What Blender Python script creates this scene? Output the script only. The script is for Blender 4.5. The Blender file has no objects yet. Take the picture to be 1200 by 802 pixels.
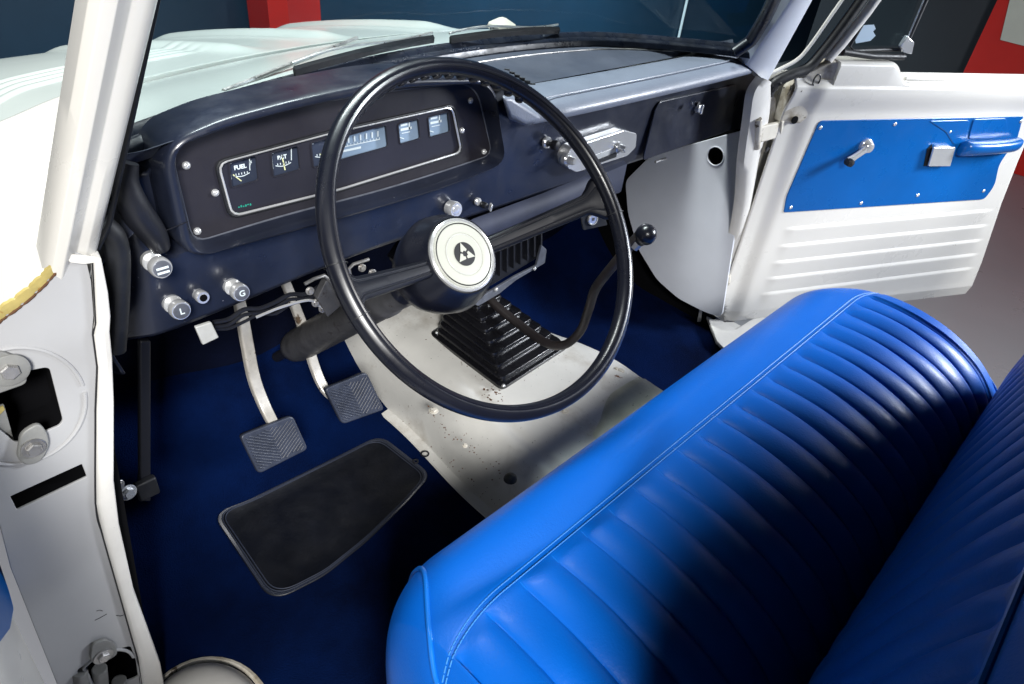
import bpy, bmesh, math, random
from mathutils import Vector, Matrix
random.seed(7)
R = math.radians
sc = bpy.context.scene
col = sc.collection

# ------------------------------------------------------------------ camera
CAM = Vector((-.859, -.765, 1.084))
yaw, pitch, roll, FPX = R(49.03), R(35.875), R(6.838), 788.65
cy, sy, cp, sp = math.cos(yaw), math.sin(yaw), math.cos(pitch), math.sin(pitch)
CF = Vector((sy*cp, cy*cp, -sp)); r0 = Vector((cy, -sy, 0)); u0 = r0.cross(CF)
CR = math.cos(roll)*r0 + math.sin(roll)*u0
CU = -math.sin(roll)*r0 + math.cos(roll)*u0
cam = bpy.data.objects.new("camera", bpy.data.cameras.new("camera")); col.objects.link(cam)
m = Matrix((CR, CU, -CF)).transposed().to_4x4(); m.translation = CAM
cam.matrix_world = m
cam.data.sensor_width = 36; cam.data.lens = FPX/1200*36; cam.data.clip_start = .02; cam.data.clip_end = 100
sc.camera = cam

def ray(x, y): return CF + (x-600)/FPX*CR - (y-401)/FPX*CU
def P(x, y, ax, v):
    """surveyed point: sight line from the tripod met with a known plane of the truck"""
    d = ray(x, y); i = 'XYZ'.index(ax)
    return CAM + d*((v-CAM[i])/d[i])

# ------------------------------------------------------------------ materials
def mat(name, base, rough=.5, metal=0., coat=0., bump=0., bscale=40., var=0., vscale=6., spec=.5,
        stain=None, sscale=5., sthr=.6, swid=.08, rvar=0., trans=0., alpha=1., sheen=0., bdetail=4., emit=None):
    M = bpy.data.materials.new(name); M.use_nodes = True
    nt = M.node_tree; b = nt.nodes["Principled BSDF"]
    b.inputs["Base Color"].default_value = (*base, 1)
    b.inputs["Roughness"].default_value = rough; b.inputs["Metallic"].default_value = metal
    b.inputs["Coat Weight"].default_value = coat; b.inputs["Coat Roughness"].default_value = .12
    b.inputs["Specular IOR Level"].default_value = spec
    if sheen: b.inputs["Sheen Weight"].default_value = sheen
    if emit: b.inputs["Emission Color"].default_value = (*emit[0], 1); b.inputs["Emission Strength"].default_value = emit[1]
    tc = nt.nodes.new("ShaderNodeTexCoord")
    def noise(s, d=4., rgh=.6):
        n = nt.nodes.new("ShaderNodeTexNoise"); n.inputs["Scale"].default_value = s
        n.inputs["Detail"].default_value = d; n.inputs["Roughness"].default_value = rgh
        nt.links.new(tc.outputs["Object"], n.inputs["Vector"]); return n
    def mapr(src, a, b_, c, d):
        r = nt.nodes.new("ShaderNodeMapRange"); r.inputs[1].default_value = a; r.inputs[2].default_value = b_
        r.inputs[3].default_value = c; r.inputs[4].default_value = d
        nt.links.new(src, r.inputs[0]); return r.outputs[0]
    colr = None
    def mix(fac, A, B):
        mx = nt.nodes.new("ShaderNodeMix"); mx.data_type = 'RGBA'
        nt.links.new(fac, mx.inputs[0])
        for s, v in ((6, A), (7, B)):
            if isinstance(v, tuple): mx.inputs[s].default_value = (*v, 1)
            else: nt.links.new(v, mx.inputs[s])
        return mx.outputs[2]
    if var:
        n = noise(vscale, 5)
        lo = tuple(c*(1-var) for c in base); hi = tuple(min(1, c*(1+var)) for c in base)
        colr = mix(mapr(n.outputs[0], .3, .7, 0, 1), lo, hi)
    if stain:
        for (sc_, thr, wid, scol) in stain:
            n = noise(sc_, 8, .68)
            colr = mix(mapr(n.outputs[0], thr, thr+wid, 0, 1), colr if colr else base, scol)
    if colr: nt.links.new(colr, b.inputs["Base Color"])
    if rvar:
        n = noise(vscale*2.3, 6)
        nt.links.new(mapr(n.outputs[0], .3, .7, max(.03, rough-rvar), min(1, rough+rvar)), b.inputs["Roughness"])
    if bump:
        n = noise(bscale, bdetail)
        bp = nt.nodes.new("ShaderNodeBump"); bp.inputs["Strength"].default_value = bump; bp.inputs["Distance"].default_value = .002
        nt.links.new(n.outputs[0], bp.inputs["Height"]); nt.links.new(bp.outputs[0], b.inputs["Normal"])
    return M

RUST = (.16, .055, .015); GRIME = (.10, .085, .06)
M = {}
M['white'] = mat('white_paint', (.72, .70, .655), .30, coat=.25, var=.02, vscale=3, bump=.03, bscale=7, rvar=.05,
                 stain=[(26, .70, .03, (.20, .16, .10)), (60, .735, .02, (.06, .05, .04))])
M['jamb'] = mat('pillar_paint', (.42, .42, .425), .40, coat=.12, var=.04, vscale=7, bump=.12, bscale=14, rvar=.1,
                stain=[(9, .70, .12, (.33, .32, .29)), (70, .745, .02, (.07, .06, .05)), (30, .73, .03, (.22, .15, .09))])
M['worn'] = mat('worn_white_paint', (.66, .62, .54), .42, var=.12, vscale=12, bump=.3, bscale=40, rvar=.12,
                stain=[(14, .54, .12, (.36, .31, .23)), (45, .61, .05, (.10, .07, .045)), (24, .70, .03, RUST)])
M['edge'] = mat('chipped_edge_paint', (.74, .72, .68), .33, var=.06, vscale=20, bump=.15, bscale=60,
                stain=[(70, .69, .03, (.12, .08, .06))])
M['hood'] = mat('hood_paint', (.56, .61, .585), .25, coat=.4, var=.05, vscale=3, bump=.04, bscale=5)
M['tunnel'] = mat('tunnel_paint', (.70, .69, .65), .40, var=.09, vscale=6, bump=.35, bscale=28, rvar=.14,
                  stain=[(5, .54, .18, (.46, .42, .36)), (40, .68, .04, (.13, .09, .06)), (14, .69, .05, (.26, .20, .14)), (17, .685, .03, RUST), (120, .66, .03, (.05, .04, .03))])
M['bare'] = mat('weathered_primer', (.54, .54, .43), .5, var=.25, vscale=9, bump=.3, bscale=50, rvar=.12,
                stain=[(12, .52, .12, (.60, .59, .50)), (60, .62, .04, (.06, .05, .03)), (18, .66, .04, RUST)])
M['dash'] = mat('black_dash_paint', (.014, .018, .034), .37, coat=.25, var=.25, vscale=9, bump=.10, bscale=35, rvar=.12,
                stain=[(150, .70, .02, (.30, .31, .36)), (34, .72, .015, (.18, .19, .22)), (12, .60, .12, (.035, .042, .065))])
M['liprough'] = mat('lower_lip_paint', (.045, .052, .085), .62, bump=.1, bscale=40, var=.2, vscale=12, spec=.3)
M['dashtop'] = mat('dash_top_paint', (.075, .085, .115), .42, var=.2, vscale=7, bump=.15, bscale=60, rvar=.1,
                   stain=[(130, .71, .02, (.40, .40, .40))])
M['pad'] = mat('padded_vinyl', (.22, .245, .31), .42, var=.1, vscale=8, bump=.3, bscale=220, rvar=.06, coat=.1)
M['panel'] = mat('cluster_panel', (.018, .017, .024), .5, var=.15, vscale=12, bump=.06, bscale=120, rvar=.06,
                 stain=[(190, .73, .02, (.3, .3, .32))])
M['facia'] = mat('gauge_facia', (.022, .022, .032), .42, var=.12, vscale=12, bump=.05, bscale=100)
M['rubber'] = mat('black_rubber', (.010, .011, .014), .5, bump=.15, bscale=60, rvar=.1, var=.3, vscale=30,
                  stain=[(60, .70, .03, (.10, .10, .11))])
M['bootrubber'] = mat('boot_rubber', (.007, .007, .009), .27, coat=.4, bump=.3, bscale=70, rvar=.1, stain=[(40, .66, .05, (.05, .045, .04))])
M['seal'] = mat('old_window_rubber', (.012, .016, .028), .33, bump=.35, bscale=40, rvar=.15, var=.4, vscale=18,
                stain=[(30, .66, .04, (.09, .10, .12)), (110, .70, .02, (.35, .36, .36))])
M['wheel'] = mat('wheel_bakelite', (.006, .007, .013), .30, coat=.15, bump=.06, bscale=30, rvar=.06,
                 stain=[(90, .74, .02, (.12, .12, .14))])
M['spokeblack'] = mat('spoke_plastic', (.006, .007, .012), .45, spec=.3, bump=.05, bscale=50)
M['spoke'] = mat('spoke_ridge', (.035, .045, .07), .22, coat=.6)
M['chrome'] = mat('chrome', (.82, .83, .84), .22, metal=.62, bump=.08, bscale=80, rvar=.08, stain=[(60, .66, .05, (.30, .28, .26))])
M['steel'] = mat('bare_steel', (.42, .41, .40), .38, metal=.75, var=.3, vscale=25, bump=.3, bscale=70, rvar=.15,
                 stain=[(35, .62, .06, (.14, .08, .05))])
M['pedalarm'] = mat('worn_pedal_arm', (.60, .57, .52), .36, metal=.3, var=.2, vscale=30, bump=.3, bscale=60,
                    stain=[(30, .60, .06, (.13, .09, .06)), (80, .66, .03, (.04, .03, .03))])
M['hinge'] = mat('grey_hinge_paint', (.24, .24, .23), .45, var=.15, vscale=30, bump=.25, bscale=60,
                 stain=[(50, .68, .04, (.16, .12, .08))])
M['vinyl'] = mat('blue_vinyl', (.0004, .112, .54), .42, coat=.02, spec=.26, bump=.20, bscale=300, var=.05, vscale=4, rvar=.04)
M['vinylwelt'] = mat('blue_welt', (.003, .15, .62), .34, coat=.15)
M['stitch'] = mat('pale_blue_thread', (.05, .26, .72), .5)
M['carpet'] = mat('navy_carpet', (.0006, .0055, .034), .95, bump=1.0, bscale=420, var=.75, vscale=3, spec=.05, stain=[(330, .62, .08, (.002, .013, .06)), (140, .74, .03, (.03, .04, .07))])
M['mat'] = mat('black_heel_mat', (.004, .005, .009), .5, bump=.25, bscale=160, var=.3, vscale=10, rvar=.1,
               stain=[(10, .58, .15, (.008, .009, .015)), (160, .72, .02, (.06, .06, .07))])
M['padrubber'] = mat('pedal_rubber', (.035, .042, .065), .42, bump=.25, bscale=90, var=.3, vscale=30)
M['matrim'] = mat('mat_rim', (.028, .034, .055), .40, bump=.2, bscale=90)
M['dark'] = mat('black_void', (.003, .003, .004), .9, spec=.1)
M['firewall'] = mat('firewall_mat', (.001, .0025, .012), .9, bump=.6, bscale=80, var=.4, vscale=7, spec=.1)
M['column'] = mat('grey_column_paint', (.07, .07, .075), .5, var=.3, vscale=30, bump=.25, bscale=60, rvar=.1,
                  stain=[(50, .62, .05, (.035, .03, .03)), (100, .70, .03, (.35, .35, .36))])
M['doorblue'] = mat('door_trim_blue', (.001, .10, .37), .30, coat=.25, bump=1., bscale=5, bdetail=1., var=.07, vscale=6, rvar=.06)
M['cream'] = mat('cream_horn_button', (.47, .48, .43), .35, coat=.15)
M['gaugewhite'] = mat('gauge_print', (.75, .85, .9), .5)
M['gaugeface'] = mat('gauge_face', (.035, .045, .075), .35, coat=.4)
M['speedface'] = mat('speedometer_face', (.26, .36, .50), .35, coat=.4)
M['green'] = mat('green_print', (.02, .30, .22), .5)
M['orange'] = mat('needle_paint', (.75, .78, .45), .5)
M['kick'] = mat('kick_panel_paint', (.78, .81, .88), .42, var=.05, vscale=5, bump=.1, bscale=8, rvar=.06,
                stain=[(60, .74, .02, (.2, .18, .15))])
M['sealant'] = mat('yellow_seam_sealant', (.40, .32, .11), .5, var=.25, vscale=40, bump=.5, bscale=90,
                   stain=[(38, .60, .05, (.28, .12, .02)), (60, .66, .04, (.07, .03, .01))])
M['rust'] = mat('rust', (.10, .04, .012), .8, bump=.6, bscale=120, var=.5, vscale=60)
M['navywall'] = mat('dark_blue_wall', (.005, .030, .062), .42, var=.25, vscale=.9, bump=.03, bscale=3)
M['slatewall'] = mat('slate_wall', (.022, .027, .035), .5, var=.15, vscale=1.0)
M['red'] = mat('red_paint', (.62, .018, .012), .35, var=.05, vscale=3)
M['sign'] = mat('pale_sign', (.62, .63, .56), .45, var=.03)
M['floor'] = mat('showroom_floor', (.40, .41, .45), .30, var=.05, vscale=1.5, rvar=.05, bump=.02, bscale=2)
M['conduit'] = mat('conduit', (.5, .56, .6), .35)
M['tag'] = mat('plastic_tag', (.55, .56, .55), .4, var=.1, vscale=50, stain=[(60, .66, .05, (.2, .18, .15))])
M['leverpaint'] = mat('lever_paint', (.022, .018, .018), .42, bump=.3, bscale=60, var=.4, vscale=20, stain=[(30, .60, .06, (.07, .04, .03))])
M['heater'] = mat('heater_black', (.012, .013, .018), .4, bump=.2, bscale=60, stain=[(90, .72, .02, (.15, .15, .16))])
M['heaterlip'] = mat('heater_lip', (.12, .13, .16), .45, metal=.2, var=.3, vscale=40, stain=[(80, .66, .03, (.4, .4, .42))])
M['sticker'] = mat('sticker', (.45, .58, .70), .5)  # flat pale blue imitating a reflection on glass
M['stickerblk'] = mat('black_label', (.012, .012, .014), .45)
# glass: clear pane with a fresnel reflection
g = bpy.data.materials.new('window_glass'); g.use_nodes = True; nt = g.node_tree
for n in list(nt.nodes):
    if n.type == 'BSDF_PRINCIPLED': nt.nodes.remove(n)
tr = nt.nodes.new("ShaderNodeBsdfTransparent"); tr.inputs[0].default_value = (.86, .93, .95, 1)
gl = nt.nodes.new("ShaderNodeBsdfGlossy"); gl.inputs["Roughness"].default_value = .03
lw = nt.nodes.new("ShaderNodeLayerWeight"); lw.inputs[0].default_value = .5
fr = nt.nodes.new("ShaderNodeMath"); fr.operation = 'POWER'; fr.inputs[1].default_value = 5.; nt.links.new(lw.outputs["Facing"], fr.inputs[0])
fr2 = nt.nodes.new("ShaderNodeMath"); fr2.operation = 'MULTIPLY_ADD'; fr2.inputs[1].default_value = .18; fr2.inputs[2].default_value = .03; nt.links.new(fr.outputs[0], fr2.inputs[0]); fr = fr2
mx = nt.nodes.new("ShaderNodeMixShader")
nt.links.new(fr.outputs[0], mx.inputs[0]); nt.links.new(tr.outputs[0], mx.inputs[1]); nt.links.new(gl.outputs[0], mx.inputs[2])
nt.links.new(mx.outputs[0], nt.nodes["Material Output"].inputs[0])
M['glass'] = g

# ------------------------------------------------------------------ mesh helpers
class MB:
    def __init__(s): s.bm = bmesh.new()
    def loft(s, rings, closed=True, cap=True):
        vr = [[s.bm.verts.new(p) for p in r] for r in rings]
        n = len(vr[0])
        for a, b in zip(vr, vr[1:]):
            for i in range(n if closed else n-1):
                j = (i+1) % n
                s.bm.faces.new((a[i], a[j], b[j], b[i]))
        if cap and closed:
            s.bm.faces.new(vr[0][::-1]); s.bm.faces.new(vr[-1])
        return s
    def tube(s, pts, r, seg=12, closed=False, cap=True):
        pts = [Vector(p) for p in pts]; n = len(pts)
        rr = r if isinstance(r, (list, tuple)) else [r]*n
        t0 = (pts[1]-pts[0]).normalized()
        a = Vector((0, 0, 1)) if abs(t0.z) < .9 else Vector((1, 0, 0))
        nrm = (a - t0*a.dot(t0)).normalized(); rings = []
        for i, p in enumerate(pts):
            if closed: t = (pts[(i+1) % n]-pts[i-1]).normalized()
            elif i == 0: t = (pts[1]-pts[0]).normalized()
            elif i == n-1: t = (pts[-1]-pts[-2]).normalized()
            else: t = (pts[i+1]-pts[i-1]).normalized()
            nrm = (nrm - t*nrm.dot(t)).normalized(); bn = t.cross(nrm)
            rings.append([p + rr[i]*(math.cos(k*2*math.pi/seg)*nrm + math.sin(k*2*math.pi/seg)*bn) for k in range(seg)])
        if closed: rings.append(rings[0]); s.loft(rings, True, False)
        else: s.loft(rings, True, cap)
        return s
    def lathe(s, o, ax, prof, seg=40, cap=True):
        """prof: (distance along axis, radius)"""
        o = Vector(o); ax = Vector(ax).normalized()
        a = Vector((0, 0, 1)) if abs(ax.z) < .9 else Vector((1, 0, 0))
        u = (a-ax*a.dot(ax)).normalized(); v = ax.cross(u)
        s.loft([[o+ax*h+max(r, 1e-5)*(math.cos(k*2*math.pi/seg)*u+math.sin(k*2*math.pi/seg)*v) for k in range(seg)] for h, r in prof], True, cap)
        return s
    def prism(s, pts, d):
        pts = [Vector(p) for p in pts]; d = Vector(d)
        return s.loft([pts, [p+d for p in pts]])
    def box(s, c, U, V, N, a, b, h):
        c, U, V, N = map(Vector, (c, U, V, N))
        q = [c+U*x*a/2+V*y*b/2 for x, y in ((-1, -1), (1, -1), (1, 1), (-1, 1))]
        return s.loft([[p-N*h/2 for p in q], [p+N*h/2 for p in q]])
    def grid(s, f, nu, nv):
        vs = [[s.bm.verts.new(f(i/nu, j/nv)) for j in range(nv+1)] for i in range(nu+1)]
        for i in range(nu):
            for j in range(nv):
                s.bm.faces.new((vs[i][j], vs[i+1][j], vs[i+1][j+1], vs[i][j+1]))
        return s
    def done(s, name, m, parent=None, bevel=0, smooth=True, seg=2, solid=0, label=None, ang=40, sub=0):
        bmesh.ops.remove_doubles(s.bm, verts=s.bm.verts, dist=1e-6)
        bmesh.ops.recalc_face_normals(s.bm, faces=s.bm.faces)
        me = bpy.data.meshes.new(name); s.bm.to_mesh(me); s.bm.free()
        return link(name, me, m, parent, bevel, smooth, seg, solid, label, ang, sub)

def link(name, me, m, parent=None, bevel=0, smooth=True, seg=2, solid=0, label=None, ang=40, sub=0):
    me.materials.clear(); me.materials.append(M[m] if isinstance(m, str) else m)
    if smooth:
        for p in me.polygons: p.use_smooth = True
        me.set_sharp_from_angle(angle=R(ang))
    o = bpy.data.objects.new(name, me); col.objects.link(o)
    if parent: o.parent = parent
    if solid:
        md = o.modifiers.new('solid', 'SOLIDIFY'); md.thickness = solid; md.offset = -1
    if bevel:
        md = o.modifiers.new('bevel', 'BEVEL'); md.width = bevel; md.segments = seg; md.limit_method = 'ANGLE'; md.angle_limit = R(35)
        md.harden_normals = False
    if sub:
        md = o.modifiers.new('sub', 'SUBSURF'); md.levels = md.render_levels = sub
    if label: o['label'] = label
    return o

def rnd(pts, r, n=5):
    """round the corners of a 2-D outline"""
    pts = [Vector((p[0], p[1])) for p in pts]; out = []; N = len(pts)
    for i, p in enumerate(pts):
        rr = r[i] if isinstance(r, (list, tuple)) else r
        a = (pts[i-1]-p); b = (pts[(i+1) % N]-p)
        d = min(rr, a.length*.49, b.length*.49)
        if d < 1e-6: out.append(p); continue
        A = p+a.normalized()*d; B = p+b.normalized()*d
        for k in range(n+1):
            t = k/n; out.append((1-t)**2*A + 2*t*(1-t)*p + t*t*B)
    return out

class PL:
    """a flat working plane with 2-D coordinates"""
    def __init__(s, o, U, V):
        s.o = Vector(o); s.U = Vector(U).normalized(); V = Vector(V); s.V = (V-s.U*V.dot(s.U)).normalized(); s.N = s.U.cross(s.V)
    def px(s, x, y):
        d = ray(x, y); t = s.N.dot(s.o-CAM)/s.N.dot(d); p = CAM+d*t-s.o
        return (p.dot(s.U), p.dot(s.V))
    def at(s, u, v, h=0): return s.o+s.U*u+s.V*v+s.N*h
    def atpx(s, x, y, h=0): return s.at(*s.px(x, y), h)
    def mtx(s, h=0):
        mm = Matrix((s.U, s.V, s.N)).transposed().to_4x4(); mm.translation = s.o+s.N*h; return mm

def flat(name, pl, outlines, thick, m, parent=None, h=0., bev=0., label=None):
    """outline with holes, cut as sheet of given thickness whose face lies h above the plane"""
    cu = bpy.data.curves.new(name, 'CURVE'); cu.dimensions = '2D'; cu.fill_mode = 'BOTH'
    for ol in outlines:
        sp_ = cu.splines.new('POLY'); sp_.points.add(len(ol)-1); sp_.use_cyclic_u = True
        for q, p in zip(sp_.points, ol): q.co = (p[0], p[1], 0, 1)
    cu.extrude = max(thick/2-bev, .00005)
    if bev: cu.bevel_depth = bev; cu.bevel_resolution = 2; cu.offset = -bev
    tmp = bpy.data.objects.new('tmp', cu); col.objects.link(tmp)
    dg = bpy.context.evaluated_depsgraph_get(); dg.update()
    me = bpy.data.meshes.new_from_object(tmp.evaluated_get(dg))
    bpy.data.objects.remove(tmp); me.transform(pl.mtx(h-thick/2))
    me.name = name
    return link(name, me, m, parent, label=label, ang=50)

def words(name, txt, pl, u, v, size, m, parent, h=.0005, thick=.0004, rot=0, bold=0., label=None):
    cu = bpy.data.curves.new(name, 'FONT'); cu.body = txt; cu.size = size; cu.align_x = 'CENTER'; cu.align_y = 'CENTER'
    cu.extrude = thick/2; cu.offset = bold
    tmp = bpy.data.objects.new('tmp', cu); col.objects.link(tmp)
    dg = bpy.context.evaluated_depsgraph_get(); dg.update()
    me = bpy.data.meshes.new_from_object(tmp.evaluated_get(dg)); bpy.data.objects.remove(tmp)
    me.transform(pl.mtx(h) @ Matrix.Translation((u, v, 0)) @ Matrix.Rotation(rot, 4, 'Z'))
    return link(name, me, m, parent, smooth=False, label=label)

def empty(name, loc=(0, 0, 0), label=None, cat=None, parent=None):
    o = bpy.data.objects.new(name, None); col.objects.link(o); o.location = loc
    if label: o['label'] = label
    if cat: o['category'] = cat
    if parent: o.parent = parent
    return o
def struct(o): o['kind'] = 'structure'; return o
def tag(o, label, cat): o['label'] = label; o['category'] = cat; return o
def smooth_curve(pts, n=8):
    """Catmull-Rom through the points"""
    pts = [Vector(p) for p in pts]; q = [pts[0]*2-pts[1]]+pts+[pts[-1]*2-pts[-2]]; out = []
    for i in range(1, len(q)-2):
        a, b, c, d = q[i-1:i+3]
        for k in range(n):
            t = k/n
            out.append(.5*((2*b)+(c-a)*t+(2*a-5*b+4*c-d)*t*t+(3*b-a-3*c+d)*t**3))
    out.append(pts[-1]); return out
def bolt(name, o, ax, r, parent, m='steel', h=.006, washer=True):
    b = MB(); o = Vector(o); ax = Vector(ax).normalized()
    if washer: b.lathe(o, ax, [(0, r*1.5), (.0015, r*1.5), (.0018, r*1.4)], 24)
    b.lathe(o, ax, [(.0005, r), (h*.8, r), (h, r*.85)], 6)
    return b.done(name, m, parent, smooth=False)
def screw(o, ax, r, parent, m='chrome', name='screw'):
    b = MB(); b.lathe(o, ax, [(-.001, r), (.0008, r), (.0022, r*.75), (.003, r*.35)], 20)
    a = Vector(ax).normalized(); s = a.orthogonal().normalized()
    b.box(Vector(o)+a*.0031, s, a.cross(s), a, r*1.1, r*.22, .0006)
    return b.done(name, m, parent)

# ================================================================== the truck
truck = empty('pickup_truck', (0, 0, 0), 'old white pickup truck with blue vinyl bench and black dashboard, both doors open', 'pickup truck')

def ss(a, b_, x):
    t = max(0, min(1, (x-a)/(b_-a))); return t*t*(3-2*t)
# ---------------------------------------------------------------- windshield line
GZ = .80
gp = [(-.90, -.16), (-.76, -.055), (-.69, -.015), (-.619, .034), (-.496, .090), (-.365, .134), (-.24, .165), (-.109, .188), (.02, .198), (.144, .196), (.26, .180), (.352, .155), (.44, .10), (.506, .045), (.565, -.01), (.62, -.076), (.68, -.15)]
gcurve = smooth_curve([(x, y, GZ) for x, y in gp], 8)
def gy(x):
    for a, b in zip(gcurve, gcurve[1:]):
        if a.x <= x <= b.x: return a.y+(b.y-a.y)*(x-a.x)/(b.x-a.x)
    return gcurve[0].y if x < gcurve[0].x else gcurve[-1].y
sealc = [p for p in gcurve if -.70 < p.x < .618]
b = MB(); rings = []
for p in sealc:
    i = gcurve.index(p); t = (gcurve[i+1]-gcurve[i-1]).normalized(); n = Vector((0, 0, 1)).cross(t)  # forward
    prof = [(-.022, -.010), (-.020, .001), (-.012, .006), (-.006, .003), (.000, .010), (.007, .012), (.012, .006), (.013, -.010)]
    rings.append([p+n*a+Vector((0, 0, c-.012)) for a, c in prof])
b.loft(rings); b.done('windshield_seal', 'seal', truck, bevel=.0015, ang=60)
# glass pane rising from the seal, leaning back
def topof(p, dz=.36): return Vector((p.x*.92, p.y-.62*dz, GZ+dz))
gl2 = [p for p in gcurve if -.665 < p.x < .622]
b = MB(); b.loft([[p+Vector((0, .004, 0)) for p in gl2], [topof(p) for p in gl2]], closed=False)
b.done('windshield', 'glass', truck, label='clear curved windshield above the dashboard')

# ---------------------------------------------------------------- hood, cowl, fender
def gapc(x):  # line between cowl and hood, follows the windshield
    return gy(max(-.8, min(.64, x)))+.245 - .10*max(0, abs(x)-.62)
def cowl(u, v):
    x = -.665+1.245*u; y0 = gy(x)+.006; y1 = gapc(x)-.004
    y = y0+(y1-y0)*v
    z = .792-.036*v+.008*math.sin(v*math.pi) - .028*max(0, -x-.55)/.11 - .055*ss(.22, .48, x)*ss(0, .25, v)
    if v == 1: z -= .012
    return Vector((x, y, z))
b = MB(); b.grid(cowl, 90, 20); b.done('cowl_panel', 'hood', truck, solid=.002)
def hoodz(x, y):
    t = (y-.3)
    z = .775-.12*t-.086*t*t-.03*(x/.8)**2-.055*ss(.22, .5, x)
    # raised rails running forward
    for xc0, sl, w, h in ((-.235, -.20, .045, .011), (-.03, -.15, .05, .013), (.22, -.05, .05, .014), (.47, 0, .05, .011)):
        d = abs(x-(xc0+sl*(y-.3)))/w
        if d < 1: z += h*(.5+.5*math.cos(math.pi*d))*ss(.0, .12, y-gapc(x))
    # pressed ribs following the rear edge at the corner
    if x < -.30:
        q = (y-gapc(x))-.13
        if 0 < q < .14:
            fade = min(1, max(0, (-x-.30)/.06))
            z += .0035*fade*abs(math.sin(q/.035*math.pi))
    e = y-gapc(x)
    z -= .004*max(0, 1-e/.012)**2 + (.03 if e < .0032 else 0)
    if x < -.62: z -= .35*(x+.62)**2*6
    if y > 1.08: z -= 1.6*(y-1.08)**2
    return z
def hood(u, v):
    x = -.80+1.6*u; y0 = gapc(x)+.003; y = y0+(1.28-y0)*v
    return Vector((x, y, hoodz(x, y)))
b = MB(); b.grid(hood, 200, 220); b.done('hood', 'hood', truck, solid=.002, label='white hood with long raised rails')
# front fender beside the door pillar
def fender(u, v):
    x = -.60-.42*u; q = max(0, -x-.715)
    y1 = gapc(max(x, -.80))-.003+max(0, -.80-x)*5
    y = -.092+(y1+.092)*v
    if x > -.74: y = gy(max(x, -.9))-.005+(y1-gy(max(x, -.9))+.005)*v if gy(max(x, -.9)) > -.09 else y
    base = .762 - .85*q*q/(q+.03) - 1.0*q*q - .010*max(0, -x-.60)/.15
    z = base+.016*math.sin(min(1, max(0, (y+.09)/.5))*math.pi) - .12*max(0, y-.15)*(1 if x < -.8 else .3)
    return Vector((x, y, z))
b = MB(); b.grid(fender, 50, 70); b.done('fender', 'white', truck, solid=.002)

# yellow seam between fender and pillar
JY = -.10
seam = smooth_curve([P(-30, 388, 'Y', JY), P(0, 368, 'Y', JY), P(28, 348, 'Y', JY), P(52, 326, 'Y', JY), P(66, 308, 'Y', JY), P(73, 288, 'Y', JY), P(75, 268, 'Y', JY)], 8)
def ribbon(name, m, off, w0, w1, jit, h, label=None):
    b = MB(); rings = []; n = len(seam)
    for i, p in enumerate(seam):
        t = (seam[min(i+1, n-1)]-seam[max(i-1, 0)]).normalized(); q = Vector((t.z, 0, -t.x)); f = i/(n-1)
        w = (w0*(1-f)+w1*f)*(1+jit*math.sin(i*1.9)*math.sin(i*.7+1)); c = p+q*off*(1-.5*f)
        rings.append([c-q*w+Vector((0, .002, 0)), c-q*w*.8+Vector((0, -h, 0)), c+Vector((0, -h*1.6, 0)), c+q*w*.8+Vector((0, -h, 0)), c+q*w+Vector((0, .002, 0))])
    b.loft(rings); return b.done(name, m, truck, label=label)
ribbon('seam_sealant', 'sealant', .000, .0065, .0022, .25, .0006, 'yellowed cracked seam sealant')
ribbon('rust_line', 'rust', .0062, .0013, .0009, .9, .0010)

# ---------------------------------------------------------------- left door pillar (jamb)
J = PL((-.80, JY, .4), (1, 0, 0), (0, 0, 1))
def jp(*l): return [J.px(x, y) for x, y in l]
outer = jp((75, 290), (100, 300), (107, 330), (110, 370), (108, 392), (113, 430), (111, 480), (111, 590), (120, 630), (140, 700), (160, 770), (168, 830), (110, 920), (67, 802), (40, 735), (13, 667), (0, 617), (-20, 560), (-60, 440), (-30, 388), (0, 369), (30, 346), (54, 325), (68, 306))
hole1 = rnd(jp((22, 437), (58, 430), (74, 493), (70, 499), (20, 520), (-6, 500), (-2, 450)), .006)
hole2 = rnd(jp((131, 763), (153, 757), (165, 790), (160, 794), (118, 812), (96, 800), (90, 785)), .006)
slot = jp((12, 582), (96, 544), (102, 559), (20, 598))
slot = rnd(slot, .001, 2)
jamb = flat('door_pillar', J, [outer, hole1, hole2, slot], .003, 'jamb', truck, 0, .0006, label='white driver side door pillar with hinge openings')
for nm, ol in (('recess', hole1), ('recess', hole2), ('recess', slot)):
    c = (sum(p[0] for p in ol)/len(ol), sum(p[1] for p in ol)/len(ol))
    big = [(c[0]+(p[0]-c[0])*1.15, c[1]+(p[1]-c[1])*1.15) for p in ol]
    b = MB(); b.loft([[J.at(p[0], p[1], -.004) for p in big], [J.at(p[0], p[1], -.05) for p in big]], True, False)
    b.bm.faces.new([b.bm.verts.new(J.at(p[0], p[1], -.05)) for p in big])
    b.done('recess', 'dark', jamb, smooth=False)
# pressed rims round the hinge openings (raised embossing)
for ctr, rad in ((J.px(24, 478), .070), (J.px(124, 790), .045)):
    b = MB(); pts = [J.at(ctr[0]+rad*.8*math.cos(a), ctr[1]+rad*math.sin(a), .0002) for a in [k*2*math.pi/48 for k in range(48)] if not (ctr[0]+rad*.8*math.cos(a) < -.072)]
    rr = [.0022]*len(pts)
    if ctr[1] > 0: b.tube(pts, rr, 8, closed=False)
    else: b.tube(pts[:26], rr[:26], 8)
    b.done('pressed_rim', 'jamb', jamb)
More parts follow.
